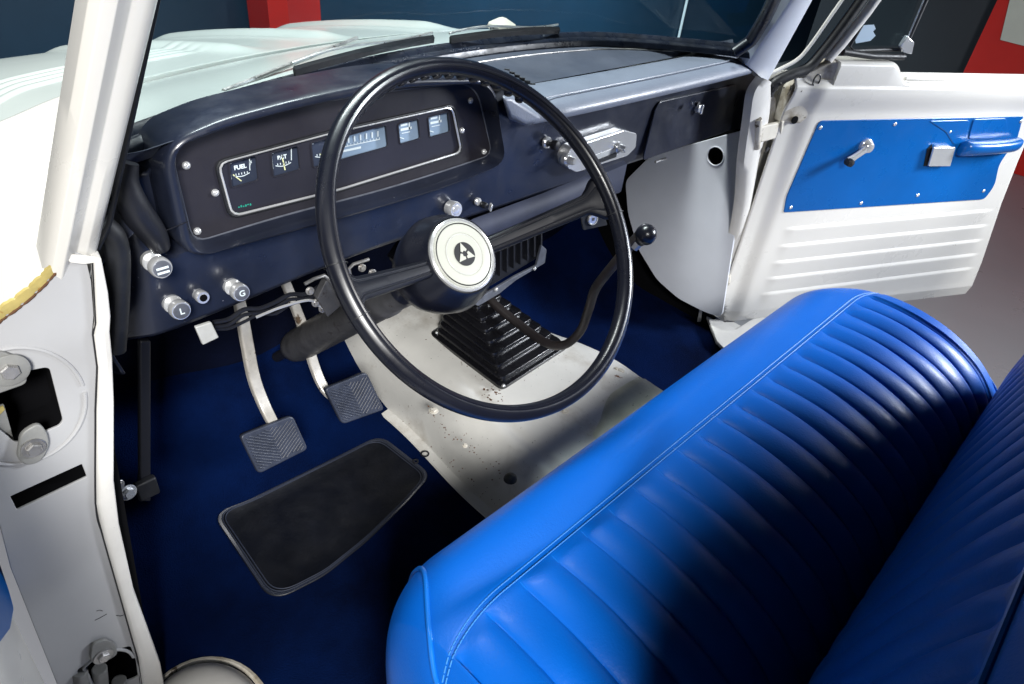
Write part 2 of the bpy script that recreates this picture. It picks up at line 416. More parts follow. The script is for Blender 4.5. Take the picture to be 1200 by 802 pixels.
# inner flange strip
fl_in = [(108, 300), (110, 340), (112, 378), (109, 392), (114, 430), (112, 480), (112, 590), (121, 630), (141, 700), (161, 770), (170, 830)]
fl_out = [(116, 300), (124, 340), (127, 368), (126, 386), (129, 415), (131, 468), (131, 560), (137, 610), (155, 690), (186, 775), (196, 830)]
b = MB()
ri = [J.atpx(*p, .001) for p in fl_in]; ro = [J.atpx(*p, .006) for p in fl_out]
ro2 = [p+Vector((.003, .018, 0)) for p in ro]
rings = [[a, a+(o_-a)*.12+Vector((0, -.004, 0)), a+(o_-a)*.5+Vector((0, -.0045, 0)), o_, o2, o2+Vector((-.004, 0, 0)), a+Vector((0, .006, 0))] for a, o_, o2 in zip(ri, ro, ro2)]
b.loft(rings); b.done('pinch_flange', 'edge', jamb, bevel=.0012)
b = MB(); b.tube([J.atpx(*p, .0008) for p in smooth_curve([(x, y, 0) for x, y in fl_in], 5) for p in [(p[0], p[1])]], .0011, 6)
b.done('seam_line', 'stickerblk', jamb)
for l in (((226, 630), (234, 628), (240, 630)), ((272, 640), (282, 642), (290, 639)), ((222, 652), (236, 645), (250, 637))):
    b = MB(); b.tube([J.atpx(x/2+0, y/2+401-135, .0004) if False else J.atpx(x*.5, 401+y*.5-0-0, .0004) for x, y in l], .0004, 5); b.done('scratch', 'stickerblk', jamb)
# hinges: leaf with bolt + knuckle
def hinge_left(cx, cy_, k, sub):
    q = [(-26, -18), (-10, -22), (12, -14), (20, 2), (22, 16), (-24, 32)]
    c = [(cx+a*k, cy_+d*k) for a, d in q]
    h = flat('hinge', J, [rnd([J.px(*p) for p in c], .006)], .005, 'hinge', jamb, .0065, .0012)
    o = J.atpx(cx, cy_, .0065)
    bolt('bolt', o, J.N, .0085*sub, h, 'steel', .006)
    return h
h1 = hinge_left(8, 430, 1.0, 1)
b = MB(); b.lathe(J.atpx(8, 430, .006), J.N, [(0, .017), (.002, .017), (.003, .015), (.003, .0)], 40, False); b.done('washer', 'hinge', h1)
h2 = flat('hinge', J, [rnd(jp((20, 520), (22, 505), (44, 492), (54, 505), (56, 520), (46, 538), (30, 543), (18, 535)), .008)], .006, 'hinge', jamb, .006, .0015)
bolt('bolt', J.atpx(37, 521, .006), J.N, .0075, h2)
b = MB(); b.prism([J.atpx(x, y, -.012) for x, y in ((-10, 485), (8, 480), (22, 530), (-2, 548), (-25, 548))], J.N*.004); b.done('hinge_arm', 'hinge', h2, bevel=.001)
b = MB(); b.prism([J.atpx(x, y, -.008) for x, y in ((-8, 487), (6, 480), (8, 484), (-6, 498))], J.N*.002); b.done('paint_mark', 'sealant', h2)
h3 = flat('hinge', J, [rnd(jp((104, 770), (106, 752), (122, 746), (134, 752), (136, 764), (112, 778)), .006)], .005, 'hinge', jamb, .006, .0012)
bolt('bolt', J.atpx(119, 765, .006), J.N, .0080, h3)
for (a_, b_, c_, d_) in ((84, 792, 104, 784), (110, 788, 124, 782), (130, 800, 150, 797)):
    pa = J.atpx(a_, b_+6, -.004); 
    b = MB(); b.tube([J.atpx((a_+c_)/2, (b_+d_)/2, -.002), J.atpx((a_+c_)/2+3, (b_+d_)/2+30, -.002)], .0095, 16); b.done('hinge_knuckle', 'hinge', h3, bevel=.001)
# inner side of the pillar, under the dash
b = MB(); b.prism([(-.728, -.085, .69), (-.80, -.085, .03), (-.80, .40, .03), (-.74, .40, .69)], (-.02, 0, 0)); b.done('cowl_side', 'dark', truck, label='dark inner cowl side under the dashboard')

# ---------------------------------------------------------------- upper windshield pillars
def pillar(name, base_l, base_r, top_l, top_r, depth, label):
    """tapering pressed post: outer face with a soft groove"""
    b = MB(); rings = []
    for t in [k/14 for k in range(-2, 42)]:
        t *= 1.0
        a = base_l.lerp(top_l, t); c = base_r.lerp(top_r, t); w = c-a
        n = Vector((0, -1, 0)); d = Vector(depth)
        prof = [(0, .0), (.10, .012), (.28, .016), (.42, .010), (.55, .006), (.72, .009), (.90, .006), (1.0, .0)]
        ring = [a+w*u_+n*h_ for u_, h_ in prof]+[c+d, a+d]
        rings.append(ring)
    b.loft(rings); return b.done(name, 'white', truck, bevel=.001, ang=55, label=label)
bl, br_ = P(52, 300, 'Y', -.095), P(112, 300, 'Y', -.085)
tl, tr_ = P(103, 0, 'Y', -.19), P(185, 0, 'Y', -.17)
pillar('windshield_pillar', bl, br_, tl, tr_, (.004, .035, 0), 'white post left of the windshield')
b = MB(); b.tube([P(114, 292, 'Y', -.075), P(128, 262, 'Y', -.075), P(186, -10, 'Y', -.155), P(205, -95, 'Y', -.19)], .0028, 8); b.done('pillar_seal', 'rubber', truck)
# small worn lap where post meets jamb
flat('pillar_patch', J, [rnd(jp((76, 296), (100, 298), (116, 300), (112, 306), (96, 308), (80, 306)), .002)], .002, 'edge', jamb, .004, .0005)
# right post
bl, br_ = P(884, 62, 'Y', -.085), P(908, 80, 'Y', -.09)
tl, tr_ = P(927, 0, 'Y', -.15), P(952, 0, 'Y', -.16)
b = MB(); rings = []
for t in [k/8 for k in range(-2, 42)]:
    a = bl.lerp(tl, t); c = br_.lerp(tr_, t); w = c-a; n = Vector((-.6, -.8, 0))
    rings.append([a, a+w*.1+n*.004, a+w*.5+n*.006, a+w*.9+n*.004, c, c+Vector((.01, .03, 0)), a+Vector((.01, .03, 0))])
b.loft(rings); b.done('windshield_pillar', 'kick', truck, bevel=.001, label='pale grey post right of the windshield')
b = MB(); b.tube([P(860, 62, 'Y', -.06), P(880, 48, 'Y', -.08), P(896, 22, 'Y', -.105), P(912, -12, 'Y', -.14), P(930, -70, 'Y', -.2)], .0135, 10); b.done('pillar_seal', 'seal', truck)

# ---------------------------------------------------------------- wipers
wp = [((262, 106), (330, 78), (415, 46), (345, 82), (508, 44)), ((520, 36), (565, 33), (590, 30), (528, 45), (654, 34))]
def wiper(arm, blade, zA=.795, zB=.805):
    w = empty('wiper', tuple(P(*blade[0], 'Z', zB)), parent=truck)
    def rel(o): 
        o.parent = w; o.matrix_parent_inverse = Matrix.Translation(-w.location); return o
    b = MB(); b.tube([P(x, y, 'Z', zA+dz) for x, y, dz in arm], .0035, 8); rel(b.done('wiper_arm', 'steel'))
    b = MB(); A = P(*blade[0], 'Z', zB); B = P(*blade[1], 'Z', zB)
    pts = [A.lerp(B, k/20)+Vector((0, 0, .004*math.sin(math.pi*k/20))) for k in range(21)]
    b.loft([[p+Vector((0, -.002, -.006)), p+Vector((0, -.003, .003)), p+Vector((0, .001, .007)), p+Vector((0, .004, .003)), p+Vector((0, .003, -.006))] for p in pts])
    rel(b.done('wiper_blade', 'rubber'))
    b = MB(); b.tube([p+Vector((0, .004, .010+.004*math.sin(math.pi*2*k/20))) for k, p in enumerate(pts)], .0022, 6); rel(b.done('blade_holder', 'steel'))
    return w
w1 = wiper([(262, 107, -.005), (330, 80, .0), (418, 45, .01)], [(345, 84), (508, 46)]); w1['label'] = 'black wiper on the driver side of the windshield'
w2 = wiper([(640, 40, 0), (600, 36, .004), (575, 34, .008)], [(528, 47), (655, 36)]); w2['label'] = 'black wiper on the passenger side of the windshield'
# washer nozzle
b = MB(); c = P(588, 33, 'Z', .80); b.lathe(c, (0, 0, 1), [(0, .03), (.008, .027), (.014, .016), (.018, .008), (.02, 0)], 20); b.done('wiper_pivot_cover', 'worn', truck)

# ---------------------------------------------------------------- dashboard
dash = empty('dashboard', (0, 0, .7), parent=truck); dash['label'] = 'worn black metal dashboard'
def sub(o, par=dash):
    o.parent = par; o.matrix_parent_inverse = par.matrix_basis.inverted(); return o
# top deck: from the seal back to the hood over the gauges / the padded shelf
def deck(u, v):
    x = -.70+1.44*u
    yb = gy(x)-.016; k = ss(-.16, .02, x)
    arch = max(0, 1-((x+.36)/.27)**2)
    yf = (-.038)*(1-k)+.040*k; zf = (.800+.022*arch)*(1-k)+.765*k
    zb = .778
    if yb < yf+.01: yb = yf+.01
    y = yb+(yf-yb)*v
    step = -.010*ss(.18, .24, v)*(1-ss(.5, 1.0, v))*(1-k)
    z = zb+(zf-zb)*(ss(.40, 1, v)*(1-k)+k*v) - .002*k*math.sin(v*math.pi)
    return Vector((x, y, z))
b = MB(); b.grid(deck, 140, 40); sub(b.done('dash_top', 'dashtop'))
b = MB(); b.tube([deck(k/100, .20)+Vector((0, 0, .001)) for k in range(0, 92)], .0016, 8); sub(b.done('trim_bead', 'steel'))
# padded shelf on the passenger side
def shelfring(x, k):
    # (y, z) section, rear-top -> nose -> underside
    return [(.042, .768), (.02, .770), (-.02, .7705), (-.038, .769), (-.041, .7665), (-.052, .7655), (-.061, .7605), (-.068, .750), (-.067, .742), (-.058, .736), (-.03, .735), (.042, .74)]
b = MB(); rings = []
xs = [-.06+.815*k/70 for k in range(71)]
for x in xs:
    e = ss(.715, .752, x); s0 = ss(.02, -.06, x)
    ring = []
    for (y, z) in shelfring(x, 0):
        yy = y+( -.055-y)*e*.75 + s0*.012; zz = z+(.757-z)*e*.75 - s0*.004
        ring.append(Vector((x, yy-.006*math.sin(math.pi*max(0, x)/.74), zz)))
    rings.append(ring)
b.loft(rings); sub(b.done('padded_shelf', 'pad', label='grey padded shelf over the glovebox', bevel=0, ang=70, sub=1))
b = MB(); b.tube([Vector((x, -.0405-.006*math.sin(math.pi*max(0, x)/.74), .7700)) for x in xs[4:-3]], .0013, 8); sub(b.done('shelf_piping', 'pad'))
# face of the dash
def face(u, v):
    x = -.705+1.53*u
    zt = .765 if x < -.05 else .745
    lipz = .563
    z = zt+(lipz-zt)*v
    y = -.006+.010*v
    # left end wraps forward
    e = ss(-.64, -.705, x); y += .10*e*e*(1-ss(.45, .8, v)) + .02*e
    # dish around the ashtray
    y += .004*math.sin(u*30)*0
    return Vector((x, y, z))
def face_low(x):
    if x < -.12: return .552+.022*ss(-.70, -.30, x)
    return .574
b = MB()
def facef(u, v):
    p = face(u, v); x = p.x; zt = .765 if x < -.05 else .745
    if x < -.645: zt = .735
    zl = face_low(x); p.z = zt+(zl-zt)*v
    p.y += .030*ss(.655, .67, p.z)*ss(-.625, -.60, x)*(1-ss(-.13, -.11, x))
    return p
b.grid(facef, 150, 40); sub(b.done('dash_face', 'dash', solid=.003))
# rolled lower edge
b = MB(); b.tube([facef(k/60, 1)+Vector((0, .004, .001)) for k in range(0, 61)], .0055, 10); sub(b.done('lower_edge', 'dash'))
# lighter lower lip between column and glovebox
DY = PL((0, -.004, .6), (1, 0, 0), (0, 0, 1))
def dp(*l): return [DY.px(x, y) for x, y in l]
lip = [P(500, 297, 'Y', -.012), P(560, 262, 'Y', -.012), P(640, 232, 'Y', -.012), P(735, 192, 'Y', -.010)]
lipb = [P(515, 303, 'Y', -.02), P(575, 274, 'Y', -.020), P(655, 243, 'Y', -.020), P(728, 224, 'Y', -.018)]
b = MB(); rings = []
for k in range(31):
    t = k/30*3; i = min(2, int(t)); f = t-i
    a = lip[i].lerp(lip[i+1], f); c = lipb[i].lerp(lipb[i+1], f)
    rings.append([a+Vector((0, .012, .004)), a, a.lerp(c, .5), c, c+Vector((0, .004, -.006)), c+Vector((0, .03, -.004))])
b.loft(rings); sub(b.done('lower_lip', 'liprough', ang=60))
# end shell at the driver's door: curved dark vent duct and rubber edge
b = MB(); pts = smooth_curve([P(118, 262, 'Y', -.06), P(136, 285, 'Y', -.06), P(138, 340, 'Y', -.055), P(134, 410, 'Y', -.05)], 6)
b.tube(pts, [.012]*len(pts), 12); sub(b.done('edge_welt', 'rubber'))
def endshell(u, v):
    a = P(150, 185, 'Y', -.0); z = .742-.19*v
    x = -.645-.065*ss(0, .5, v)-.012*math.sin(v*3.1)-.045*u; y = -.05+.10*u**1.5+.03*ss(0, .4, v)*(1-v)
    return Vector((x, y, z))
b = MB(); b.grid(endshell, 16, 30); sub(b.done('end_shell', 'dash', solid=.003))
b = MB(); pts = smooth_curve([P(150, 190, 'Y', -.045), P(146, 215, 'Y', -.045), P(158, 245, 'Y', -.045), P(178, 272, 'Y', -.04), P(188, 290, 'Y', -.035)], 6)
b.tube(pts, [.010+.006*math.sin(i/len(pts)*math.pi) for i in range(len(pts))], 14); sub(b.done('vent_duct', 'heater'))

# instrument cluster ------------------------------------------------
clus = empty('instrument_cluster', (-.36, -.03, .74), parent=truck); clus['label'] = 'black instrument cluster with square gauge windows behind the steering wheel'
def sc_(o): return sub(o, clus)
CP = PL((-.36, -.012, .73), (1, 0, 0), (0, 0, 1))       # panel plane
BP = PL((-.36, -.045, .73), (1, 0, 0), (0, 0, 1))       # bezel front plane
def resample(pts, n):
    pts = [Vector((p[0], p[1])) for p in pts]; L = [0]
    for a, b_ in zip(pts, pts[1:]+[pts[0]]): L.append(L[-1]+(b_-a).length)
    out = []; T = L[-1]; i = 0
    q = pts+[pts[0]]
    for k in range(n):
        s = T*k/n
        while L[i+1] < s: i += 1
        out.append(q[i].lerp(q[i+1], (s-L[i])/max(1e-9, L[i+1]-L[i])))
    return out
bez_o = rnd([BP.px(x, y) for x, y in ((188, 172), (262, 140), (350, 116), (470, 91), (580, 92), (593, 192), (520, 222), (440, 246), (330, 276), (216, 306))], [.035, .02, .05, .05, .04, .03, .05, .05, .05, .03], 8)
bez_i = rnd([CP.px(x, y) for x, y in ((196, 160), (258, 146), (350, 124), (460, 106), (556, 96), (576, 181), (500, 206), (440, 224), (330, 252), (226, 284))], [.025, .02, .05, .05, .04, .02, .05, .05, .05, .02], 8)
NO = 160
def startal(pts, n=NO):
    r = resample(pts, n); c = sum((p for p in r), Vector((0, 0)))/n
    # align by angle
    k = min(range(n), key=lambda i: abs(math.atan2((r[i]-c).y, (r[i]-c).x/3)-math.pi*.75)); r = r[k:]+r[:k]
    return r
O = startal(bez_o); I = startal(bez_i)
b = MB(); rings = []
def ring(fr, h): return [Vector((-.36+O[i].x*(1-fr)+I[i].x*fr, -h, .73+O[i].y*(1-fr)+I[i].y*fr)) for i in range(NO)]
for fr, h in ((0, -.03), (0, .034), (.03, .041), (.12, .045), (.40, .046), (.52, .043), (.62, .034), (.80, .020), (.93, .013), (1.0, .010), (1.03, -.01)):
    rings.append(ring(fr, h))
b.loft(rings, True, False); sc_(b.done('bezel', 'dash', ang=70))
panel_hole = rnd([CP.px(x, y) for x, y in ((255, 191), (390, 155), (529, 125), (540, 178), (400, 221), (272, 253))], [.012, .0, .012, .012, .0, .012], 6)
big_i = [Vector(CP.px(0, 0))*0+p*1.02 for p in I]
sc_(flat('panel', CP, [big_i, panel_hole], .004, 'panel', None, 0, .0003))
FP = PL((-.36, -.009, .73), (1, 0, 0), (0, 0, 1))
def rr(cx, cy_, w, h, ru=.12):
    """window outline from its photographed centre and size, sheared with the sight line"""
    sx = .28; q = [(-w/2, -h/2+w/2*sx), (w/2, -h/2-w/2*sx), (w/2+h*.10, h/2-w/2*sx), (-w/2+h*.10, h/2+w/2*sx)]
    return [(cx+a, cy_+d) for a, d in q]
wins = [(284, 201, 32, 30), (333, 189, 32, 29), (379, 178, 30, 30), (424, 167, 56, 26), (478, 154, 24, 24), (513, 146, 24, 24)]
whole = [rnd([FP.px(*p) for p in rr(*w)], .004, 4) for w in wins]
sc_(flat('facia', FP, [[p*1.0 for p in panel_hole]]+whole, .003, 'facia', None, 0, .0003))
b = MB(); q = resample(panel_hole, 140); b.tube([CP.at(p[0], p[1], .0012) for p in q], .0016, 8, closed=True); sc_(b.done('window_trim', 'chrome'))
b = MB(); c0 = sum(q, Vector((0, 0)))/140; b.tube([CP.at(c0.x+(p.x-c0.x)*1.018, c0.y+(p.y-c0.y)*1.05, .0006) for p in q], .0022, 8, closed=True); sc_(b.done('window_trim', 'rubber'))
GP = PL((-.36, -.0015, .73), (1, 0, 0), (0, 0, 1))
for i, (w, ol) in enumerate(zip(wins, whole)):
    c = sum((Vector(p) for p in ol), Vector((0, 0)))/len(ol)
    big = [c+(Vector(p)-c)*1.25 for p in ol]
    nm = 'speedometer' if i == 3 else 'gauge'
    lab = {0: 'fuel gauge with FUEL lettering', 1: 'battery gauge', 2: 'small gauge half hidden by the wheel rim', 3: 'wide speedometer window', 4: 'gauge right of the speedometer', 5: 'rightmost gauge window'}[i]
    bright = i >= 3
    gface = flat(nm, GP, [big], .001, 'speedface' if bright else 'gaugeface', None, 0, 0, label=lab); sc_(gface)
    # print: scale bar, ticks, needle
    pw = max(p[0] for p in ol)-min(p[0] for p in ol); ph = max(p[1] for p in ol)-min(p[1] for p in ol)
    b = MB()
    def bar(x0, y0, x1, y1, t, mb=b):
        A = GP.at(c.x+x0*pw, c.y+y0*ph, .0009); B = GP.at(c.x+x1*pw, c.y+y1*ph, .0009); d = (B-A)
        mb.box((A+B)/2, d, d.cross(GP.N), GP.N, 1, t/d.length, .0004) if False else mb.box((A+B)/2, d.normalized(), d.normalized().cross(GP.N), GP.N, d.length, t, .0004)
    if i in (0, 1, 2):
        arc = [(-.28+.56*k/10, -.18-.07*math.sin(math.pi*k/10)) for k in range(11)]
        for a_, e_ in zip(arc, arc[1:]): bar(*a_, *e_, .0009)
        bar(-.38, .30, -.38, -.28, .0009); bar(.34, .34, .30, -.10, .0010); bar(-.38, .30, -.30, .30, .0009)
        for k in range(5): bar(-.2+.1*k, -.11, -.2+.1*k, -.18, .0009)
    elif i == 3:
        for k in range(7): bar(-.36+.12*k, .24, -.36+.12*k, .02, .0022)
        bar(-.42, -.10, .40, -.10, .0011); bar(-.42, -.26, .0, -.26, .0030)
        for k in range(13): bar(-.40+.066*k, -.02, -.40+.066*k, -.09, .0007)
    else:
        bar(-.25, .05, .25, .05, .0035); bar(.14, .34, .14, .0, .0022); bar(-.25, .25, .05, .25, .003); bar(-.2, -.12, .18, -.12, .001)
        bar(-.3, -.28, -.1, -.38, .0012)
    o = b.done('gauge_print', 'gaugewhite', smooth=False); sc_(o)
    b = MB()
    if i == 0: bar(-.30, -.12, -.05, -.42, .0013, b)
    elif i == 1: bar(-.02, .16, .04, -.42, .0016, b)
    elif i == 2: bar(-.1, -.12, .1, -.25, .0012, b)
    else: b = None
    if b: sc_(b.done('needle', 'orange', smooth=False))
    if i == 0:
        sc_(words('lettering', 'FUEL', GP, c.x-.02*pw, c.y+.10*ph, .0072, 'gaugewhite', None, .0009, bold=.0003))
        sc_(words('lettering', 'F', GP, c.x+.36*pw, c.y+.16*ph, .0070, 'gaugewhite', None, .0009, bold=.0002))
    if i == 1: sc_(words('lettering', 'BAT', GP, c.x-.02*pw, c.y+.09*ph, .0070, 'gaugewhite', None, .0009, bold=.0003))
gm = FP.px(287, 241); b = MB()
for k in range(6): b.box(FP.at(gm[0]-.008+.003*k, gm[1]+.0005*math.sin(k*2), .0004), FP.U, FP.V, FP.N, .0018, .0026 if k % 2 else .0015, .0006)
sc_(b.done('green_arrow_print', 'green', smooth=False))
b = MB(); b.tube([Vector((-.36+p.x*1.003, -.0135, .73+p.y*1.006)) for p in I], .0013, 6, closed=True); sc_(b.done('worn_bezel_edge', 'heaterlip'))
for ol in whole:
    b = MB(); b.tube([FP.at(p[0], p[1], .0006) for p in ol], .0011, 6, closed=True); sc_(b.done('window_rim', 'facia'))
for (x, y) in ((218, 194), (252, 226), (231, 271), (427, 235), (541, 153), (551, 118), (567, 178), (402, 132)):
    sc_(screw(CP.atpx(x, y, .001), CP.N, .0046, None))
# hairline joint of the bezel
b = MB(); b.box(P(205, 266, 'Y', -.047), (1, 0, .15), (-.15, 0, 1), (0, 1, 0), .03, .0008, .0006); sc_(b.done('bezel_joint', 'stickerblk'))

# knobs and switches ------------------------------------------------
KN = Vector((0, -1, .12)).normalized()
def knob(x, y, r, stem, lab, y0=-.012, m='chrome', letter=None, dirn=KN, face_m='heaterlip', face_r=.8):
    base = P(x, y, 'Y', y0) - dirn*0
    d = Vector(dirn).normalized()
    k = MB(); k.lathe(base, d, [(-.004, r*.95), (.003, r*.95), (.0045, r*.8), (.006, r*.45), (stem-.012, r*.42), (stem-.011, r*.85), (stem-.009, r), (stem-.001, r), (stem+.001, r*.9), (stem+.001, 0)], 28, False)
    ko = sub(k.done('knob', m, label=lab), truck)
    pl = PL(base+d*(stem+.001), Vector((1, 0, 0)), Vector((0, 0, 1)))
    pl.N = d; pl.U = Vector((1, 0, 0)); pl.V = d.cross(pl.U).normalized()
    f = MB(); f.lathe(pl.o, d, [(0, r*face_r), (.0008, r*face_r), (.0012, r*(face_r-.1)), (.0012, 0)], 28, False); sub(f.done('knob_face', face_m), ko) if False else None
    fo = f.done('knob_face', face_m); fo.parent = ko
    if letter:
        t = words('lettering', letter, pl, 0, 0, r*.95, 'gaugewhite', None, .0016, bold=.0002); t.parent = ko
    return ko, pl
ko, pl = knob(178, 306, .0120, .028, 'wiper knob with two white bars', -.03)
b = MB()
for s in (-1, 1): b.box(pl.at(.000, s*.0026-.0015, .0016), pl.U, pl.V, pl.N, .013, .0024, .0006)
o = b.done('knob_mark', 'gaugewhite', smooth=False); o.parent = ko
knob(202, 356, .0122, .026, 'fluted knob lettered L', -.004, letter='L')
knob(272, 336, .0118, .026, 'fluted knob lettered G', -.004, letter='G')
kk, _ = knob(234, 346, .0085, .010, 'empty switch socket between the lettered knobs', -.004, face_m='dark', face_r=.55)
# ignition lock and key
knob(529, 244, .0130, .012, 'round chrome lock barrel', -.008, face_m='chrome', face_r=.6)
ig, pl = knob(560, 238, .0055, .020, 'ignition switch with key', -.006, m='rubber', face_m='rubber')
b = MB(); b.lathe(P(559, 236, 'Y', -.008), KN, [(0, .0065), (.004, .0065), (.006, .0045), (.006, 0)], 20, False); o = b.done('collar', 'chrome'); o.parent = ig
b = MB(); b.box(P(575, 243, 'Y', -.03), (.25, .9, .2), (0, -.2, 1), (1, -.2, 0), .008, .013, .0035); o = b.done('key', 'chrome', bevel=.001); o.parent = ig
# lighter
lg, pl = knob(641, 168, .0085, .024, 'cigarette lighter left of the radio', -.008, m='rubber', face_m='rubber')
b = MB(); b.lathe(P(640, 167, 'Y', -.008), KN, [(0, .0105), (.004, .0105), (.006, .0085), (.004, .006), (.004, 0)], 24, False); o = b.done('collar', 'chrome'); o.parent = lg
# hanging tag under the edge
b = MB(); b.prism([P(x, y, 'Y', .0) for x, y in ((229, 384), (248, 378), (257, 396), (238, 405))], (0, .006, 0)); sub(b.done('switch_box', 'tag', bevel=.0015, label='small white plastic block under the dashboard'), truck)
# radio --------------------------------------------------------------
RP = PL((.15, -.010, .64), (1, 0, 0), (0, 0, 1))
radio = flat('radio', RP, [rnd([RP.px(x, y) for x, y in ((656, 181), (662, 170), (724, 150), (739, 154), (738, 170), (728, 180), (668, 199), (658, 194))], .006)], .024, 'chrome', None, .016, .0012, label='chrome faced radio'); sub(radio, truck)
o = flat('dial_window', RP, [rnd([RP.px(x, y) for x, y in ((684, 181), (714, 170), (718, 176), (714, 180), (686, 190))], .002)], .002, 'tag', None, .0172, .0003); o.parent = radio
o = flat('dial_slot', RP, [rnd([RP.px(x, y) for x, y in ((692, 184), (712, 176), (716, 172), (714, 181), (694, 188))], .0012)], .002, 'rubber', None, .0178, .0002); o.parent = radio
for (x, y) in ((664, 187), (724, 173)):
    b = MB(); b.lathe(P(x, y, 'Y', -.026), KN, [(-.004, .0115), (.004, .0115), (.006, .0095), (.006, .0078), (.018, .0064), (.020, .0048), (.020, 0)], 24, False); o = b.done('knob', 'chrome'); o.parent = radio
# glovebox -----------------------------------------------------------
GB = PL((.6, -.008, .63), (1, 0, 0), (0, 0, 1))
gb = flat('glovebox_door', GB, [rnd([GB.px(x, y) for x, y in ((767, 127), (772, 119), (862, 99), (856, 152), (752, 188))], [.01, .008, .006, .02, .012])], .004, 'dash', None, .003, .0012, label='black glovebox door'); sub(gb, truck)
lk = MB(); bb = P(816, 127, 'Y', -.012); lk.lathe(bb, KN, [(0, .0085), (.010, .0085), (.011, .006), (.011, 0)], 20, False); lk.box(bb+Vector((.004, -.010, .0)), (1, 0, 0), (0, 0, 1), (0, 1, 0), .006, .020, .008)
o = lk.done('latch', 'chrome', bevel=.0008); o.parent = gb
b = MB(); b.lathe(P(815, 122, 'Y', -.03), KN, [(0, .004), (.008, .006), (.008, 0)], 16, False); o = b.done('latch_button', 'rubber'); o.parent = gb
# dark opening right of the glovebox
b = MB(); b.prism([P(862, 98, 'Y', -.006), P(888, 90, 'Y', -.006), P(872, 150, 'Y', -.006), P(856, 153, 'Y', -.006)], (0, .004, 0)); sub(b.done('end_cap', 'dash'))
# silver end of the padded shelf by the cluster
b = MB(); b.loft([[P(x, y, 'Y', yv) for x, y in l] for l, yv in (([(588, 112), (600, 112), (640, 140), (618, 148), (596, 140)], -.05), ([(590, 116), (600, 116), (636, 140), (616, 144), (598, 137)], -.058))])
b.loft([[P(x, y, 'Y', -.05) for x, y in [(588, 112), (600, 112), (640, 140), (618, 148), (596, 140)]], [P(x, y, 'Y', .0) for x, y in [(588, 112), (600, 112), (640, 140), (618, 148), (596, 140)]]])
sub(b.done('shelf_end', 'pad', bevel=.004, seg=3))
b = MB()
for k in range(6): b.box(P(594+k*6, 83+k*3.4, 'Z', .768), (.5, -.85, 0), (.85, .5, 0), (0, 0, 1), .010, .003, .006)
sub(b.done('vent_slats', 'rubber', bevel=.0006))
# round dial under the lip
db = MB(); DD = Vector((-.25, -.9, .35)).normalized(); c = P(694, 257, 'Y', -.0)
pl = PL(c, Vector((1, -.28, 0)), Vector((0, .2, 1)))
bk = flat('lighter_socket', pl, [rnd([pl.px(x, y) for x, y in ((679, 247), (703, 238), (712, 264), (684, 270))], .003)], .004, 'rubber', None, 0, .0006, label='round dial on a small bracket under the dashboard'); sub(bk, truck)
b = MB(); b.lathe(pl.o, pl.N, [(0, .0125), (.004, .0125), (.005, .0105), (.0035, .0095), (.0035, 0)], 28, False); o = b.done('dial_ring', 'chrome'); o.parent = bk
o = words('dial_print', 'III', pl, 0, 0, .010, 'rubber', None, .0042); o.parent = bk

# heater box -----------------------------------------------------------
HPp = PL((.08, .06, .38), (1, 0, 0), (0, 0, 1))
hb = flat('heater', HPp, [[HPp.px(x, y) for x, y in ((500, 330), (520, 300), (572, 290), (632, 268), (636, 300), (566, 342), (520, 365))]], .12, 'heater', None, -.002, .002, label='black heater box with upright fins under the dashboard'); sub(hb, truck)
for k in range(8):
    x = 578+k*8.0; b = MB()
    b.prism([P(x, 294-k*3, 'Y', .05), P(x+1.6, 293-k*3, 'Y', .05), P(x+1.6, 328-k*4.6, 'Y', .05), P(x, 329-k*4.6, 'Y', .05)], (0, .02, 0)); o = b.done('fin', 'heater'); o.parent = hb
lp = flat('heater_lip', HPp, [rnd([HPp.px(x, y) for x, y in ((548, 352), (575, 336), (598, 322), (624, 309), (630, 285), (636, 290), (634, 306), (600, 326), (580, 342), (556, 356))], .003)], .006, 'heaterlip', None, .012, .001); lp.parent = hb
for (x, y) in ((576, 336), (621, 312)): screw(HPp.atpx(x, y, .014), HPp.N, .0045, lp).parent = hb

# ---------------------------------------------------------------- steering wheel
WC = Vector((-.342, -.275, .72)); TL = R(47.95)
WV = Vector((0, math.cos(TL), math.sin(TL))); WN = Vector((0, -math.sin(TL), math.cos(TL))); WU = Vector((1, 0, 0))
def wp_(u, v, n=0): return WC+WU*u+WV*v+WN*n
sw = empty('steering_wheel', tuple(WC), parent=truck); sw['label'] = 'large thin black two spoke steering wheel'
def sws(o): return sub(o, sw)
RW = .209
# rim with a moulded ridge
b = MB(); rings = []; N = 160
for i in range(N+1):
    a = 2*math.pi*i/N; er = Vector((0, 0, 0))+WU*math.cos(a)+WV*math.sin(a); c = WC+er*RW; rg = []
    for k in range(20):
        t = 2*math.pi*k/20; rad = .0104
        if k in (3, 4): rad = .0097
        rg.append(c+er*(rad*.95*math.cos(t))+WN*(rad*1.08*math.sin(t)))
    rings.append(rg)
b.loft(rings, True, False); sws(b.done('rim', 'wheel', ang=80))
b = MB(); pts = [WC+(WU*math.cos(a)+WV*math.sin(a))*(RW-.0035)+WN*.0103 for a in [2*math.pi*i/120 for i in range(120)]]
b.tube(pts, .0016, 6, closed=True); sws(b.done('rim_ridge', 'wheel'))
b = MB()   # finger notches under the rim
for i in range(18):
    a = R(50)+R(85)*i/17
    e = WU*math.cos(a)+WV*math.sin(a)
    b.lathe(WC+e*(RW-.0060)+WN*-.0065, e, [(-.0048, .003), (-.0040, .0055), (.0, .0065), (.006, .0065)], 12)
sws(b.done('finger_grip', 'wheel'))
HUBD = -.090
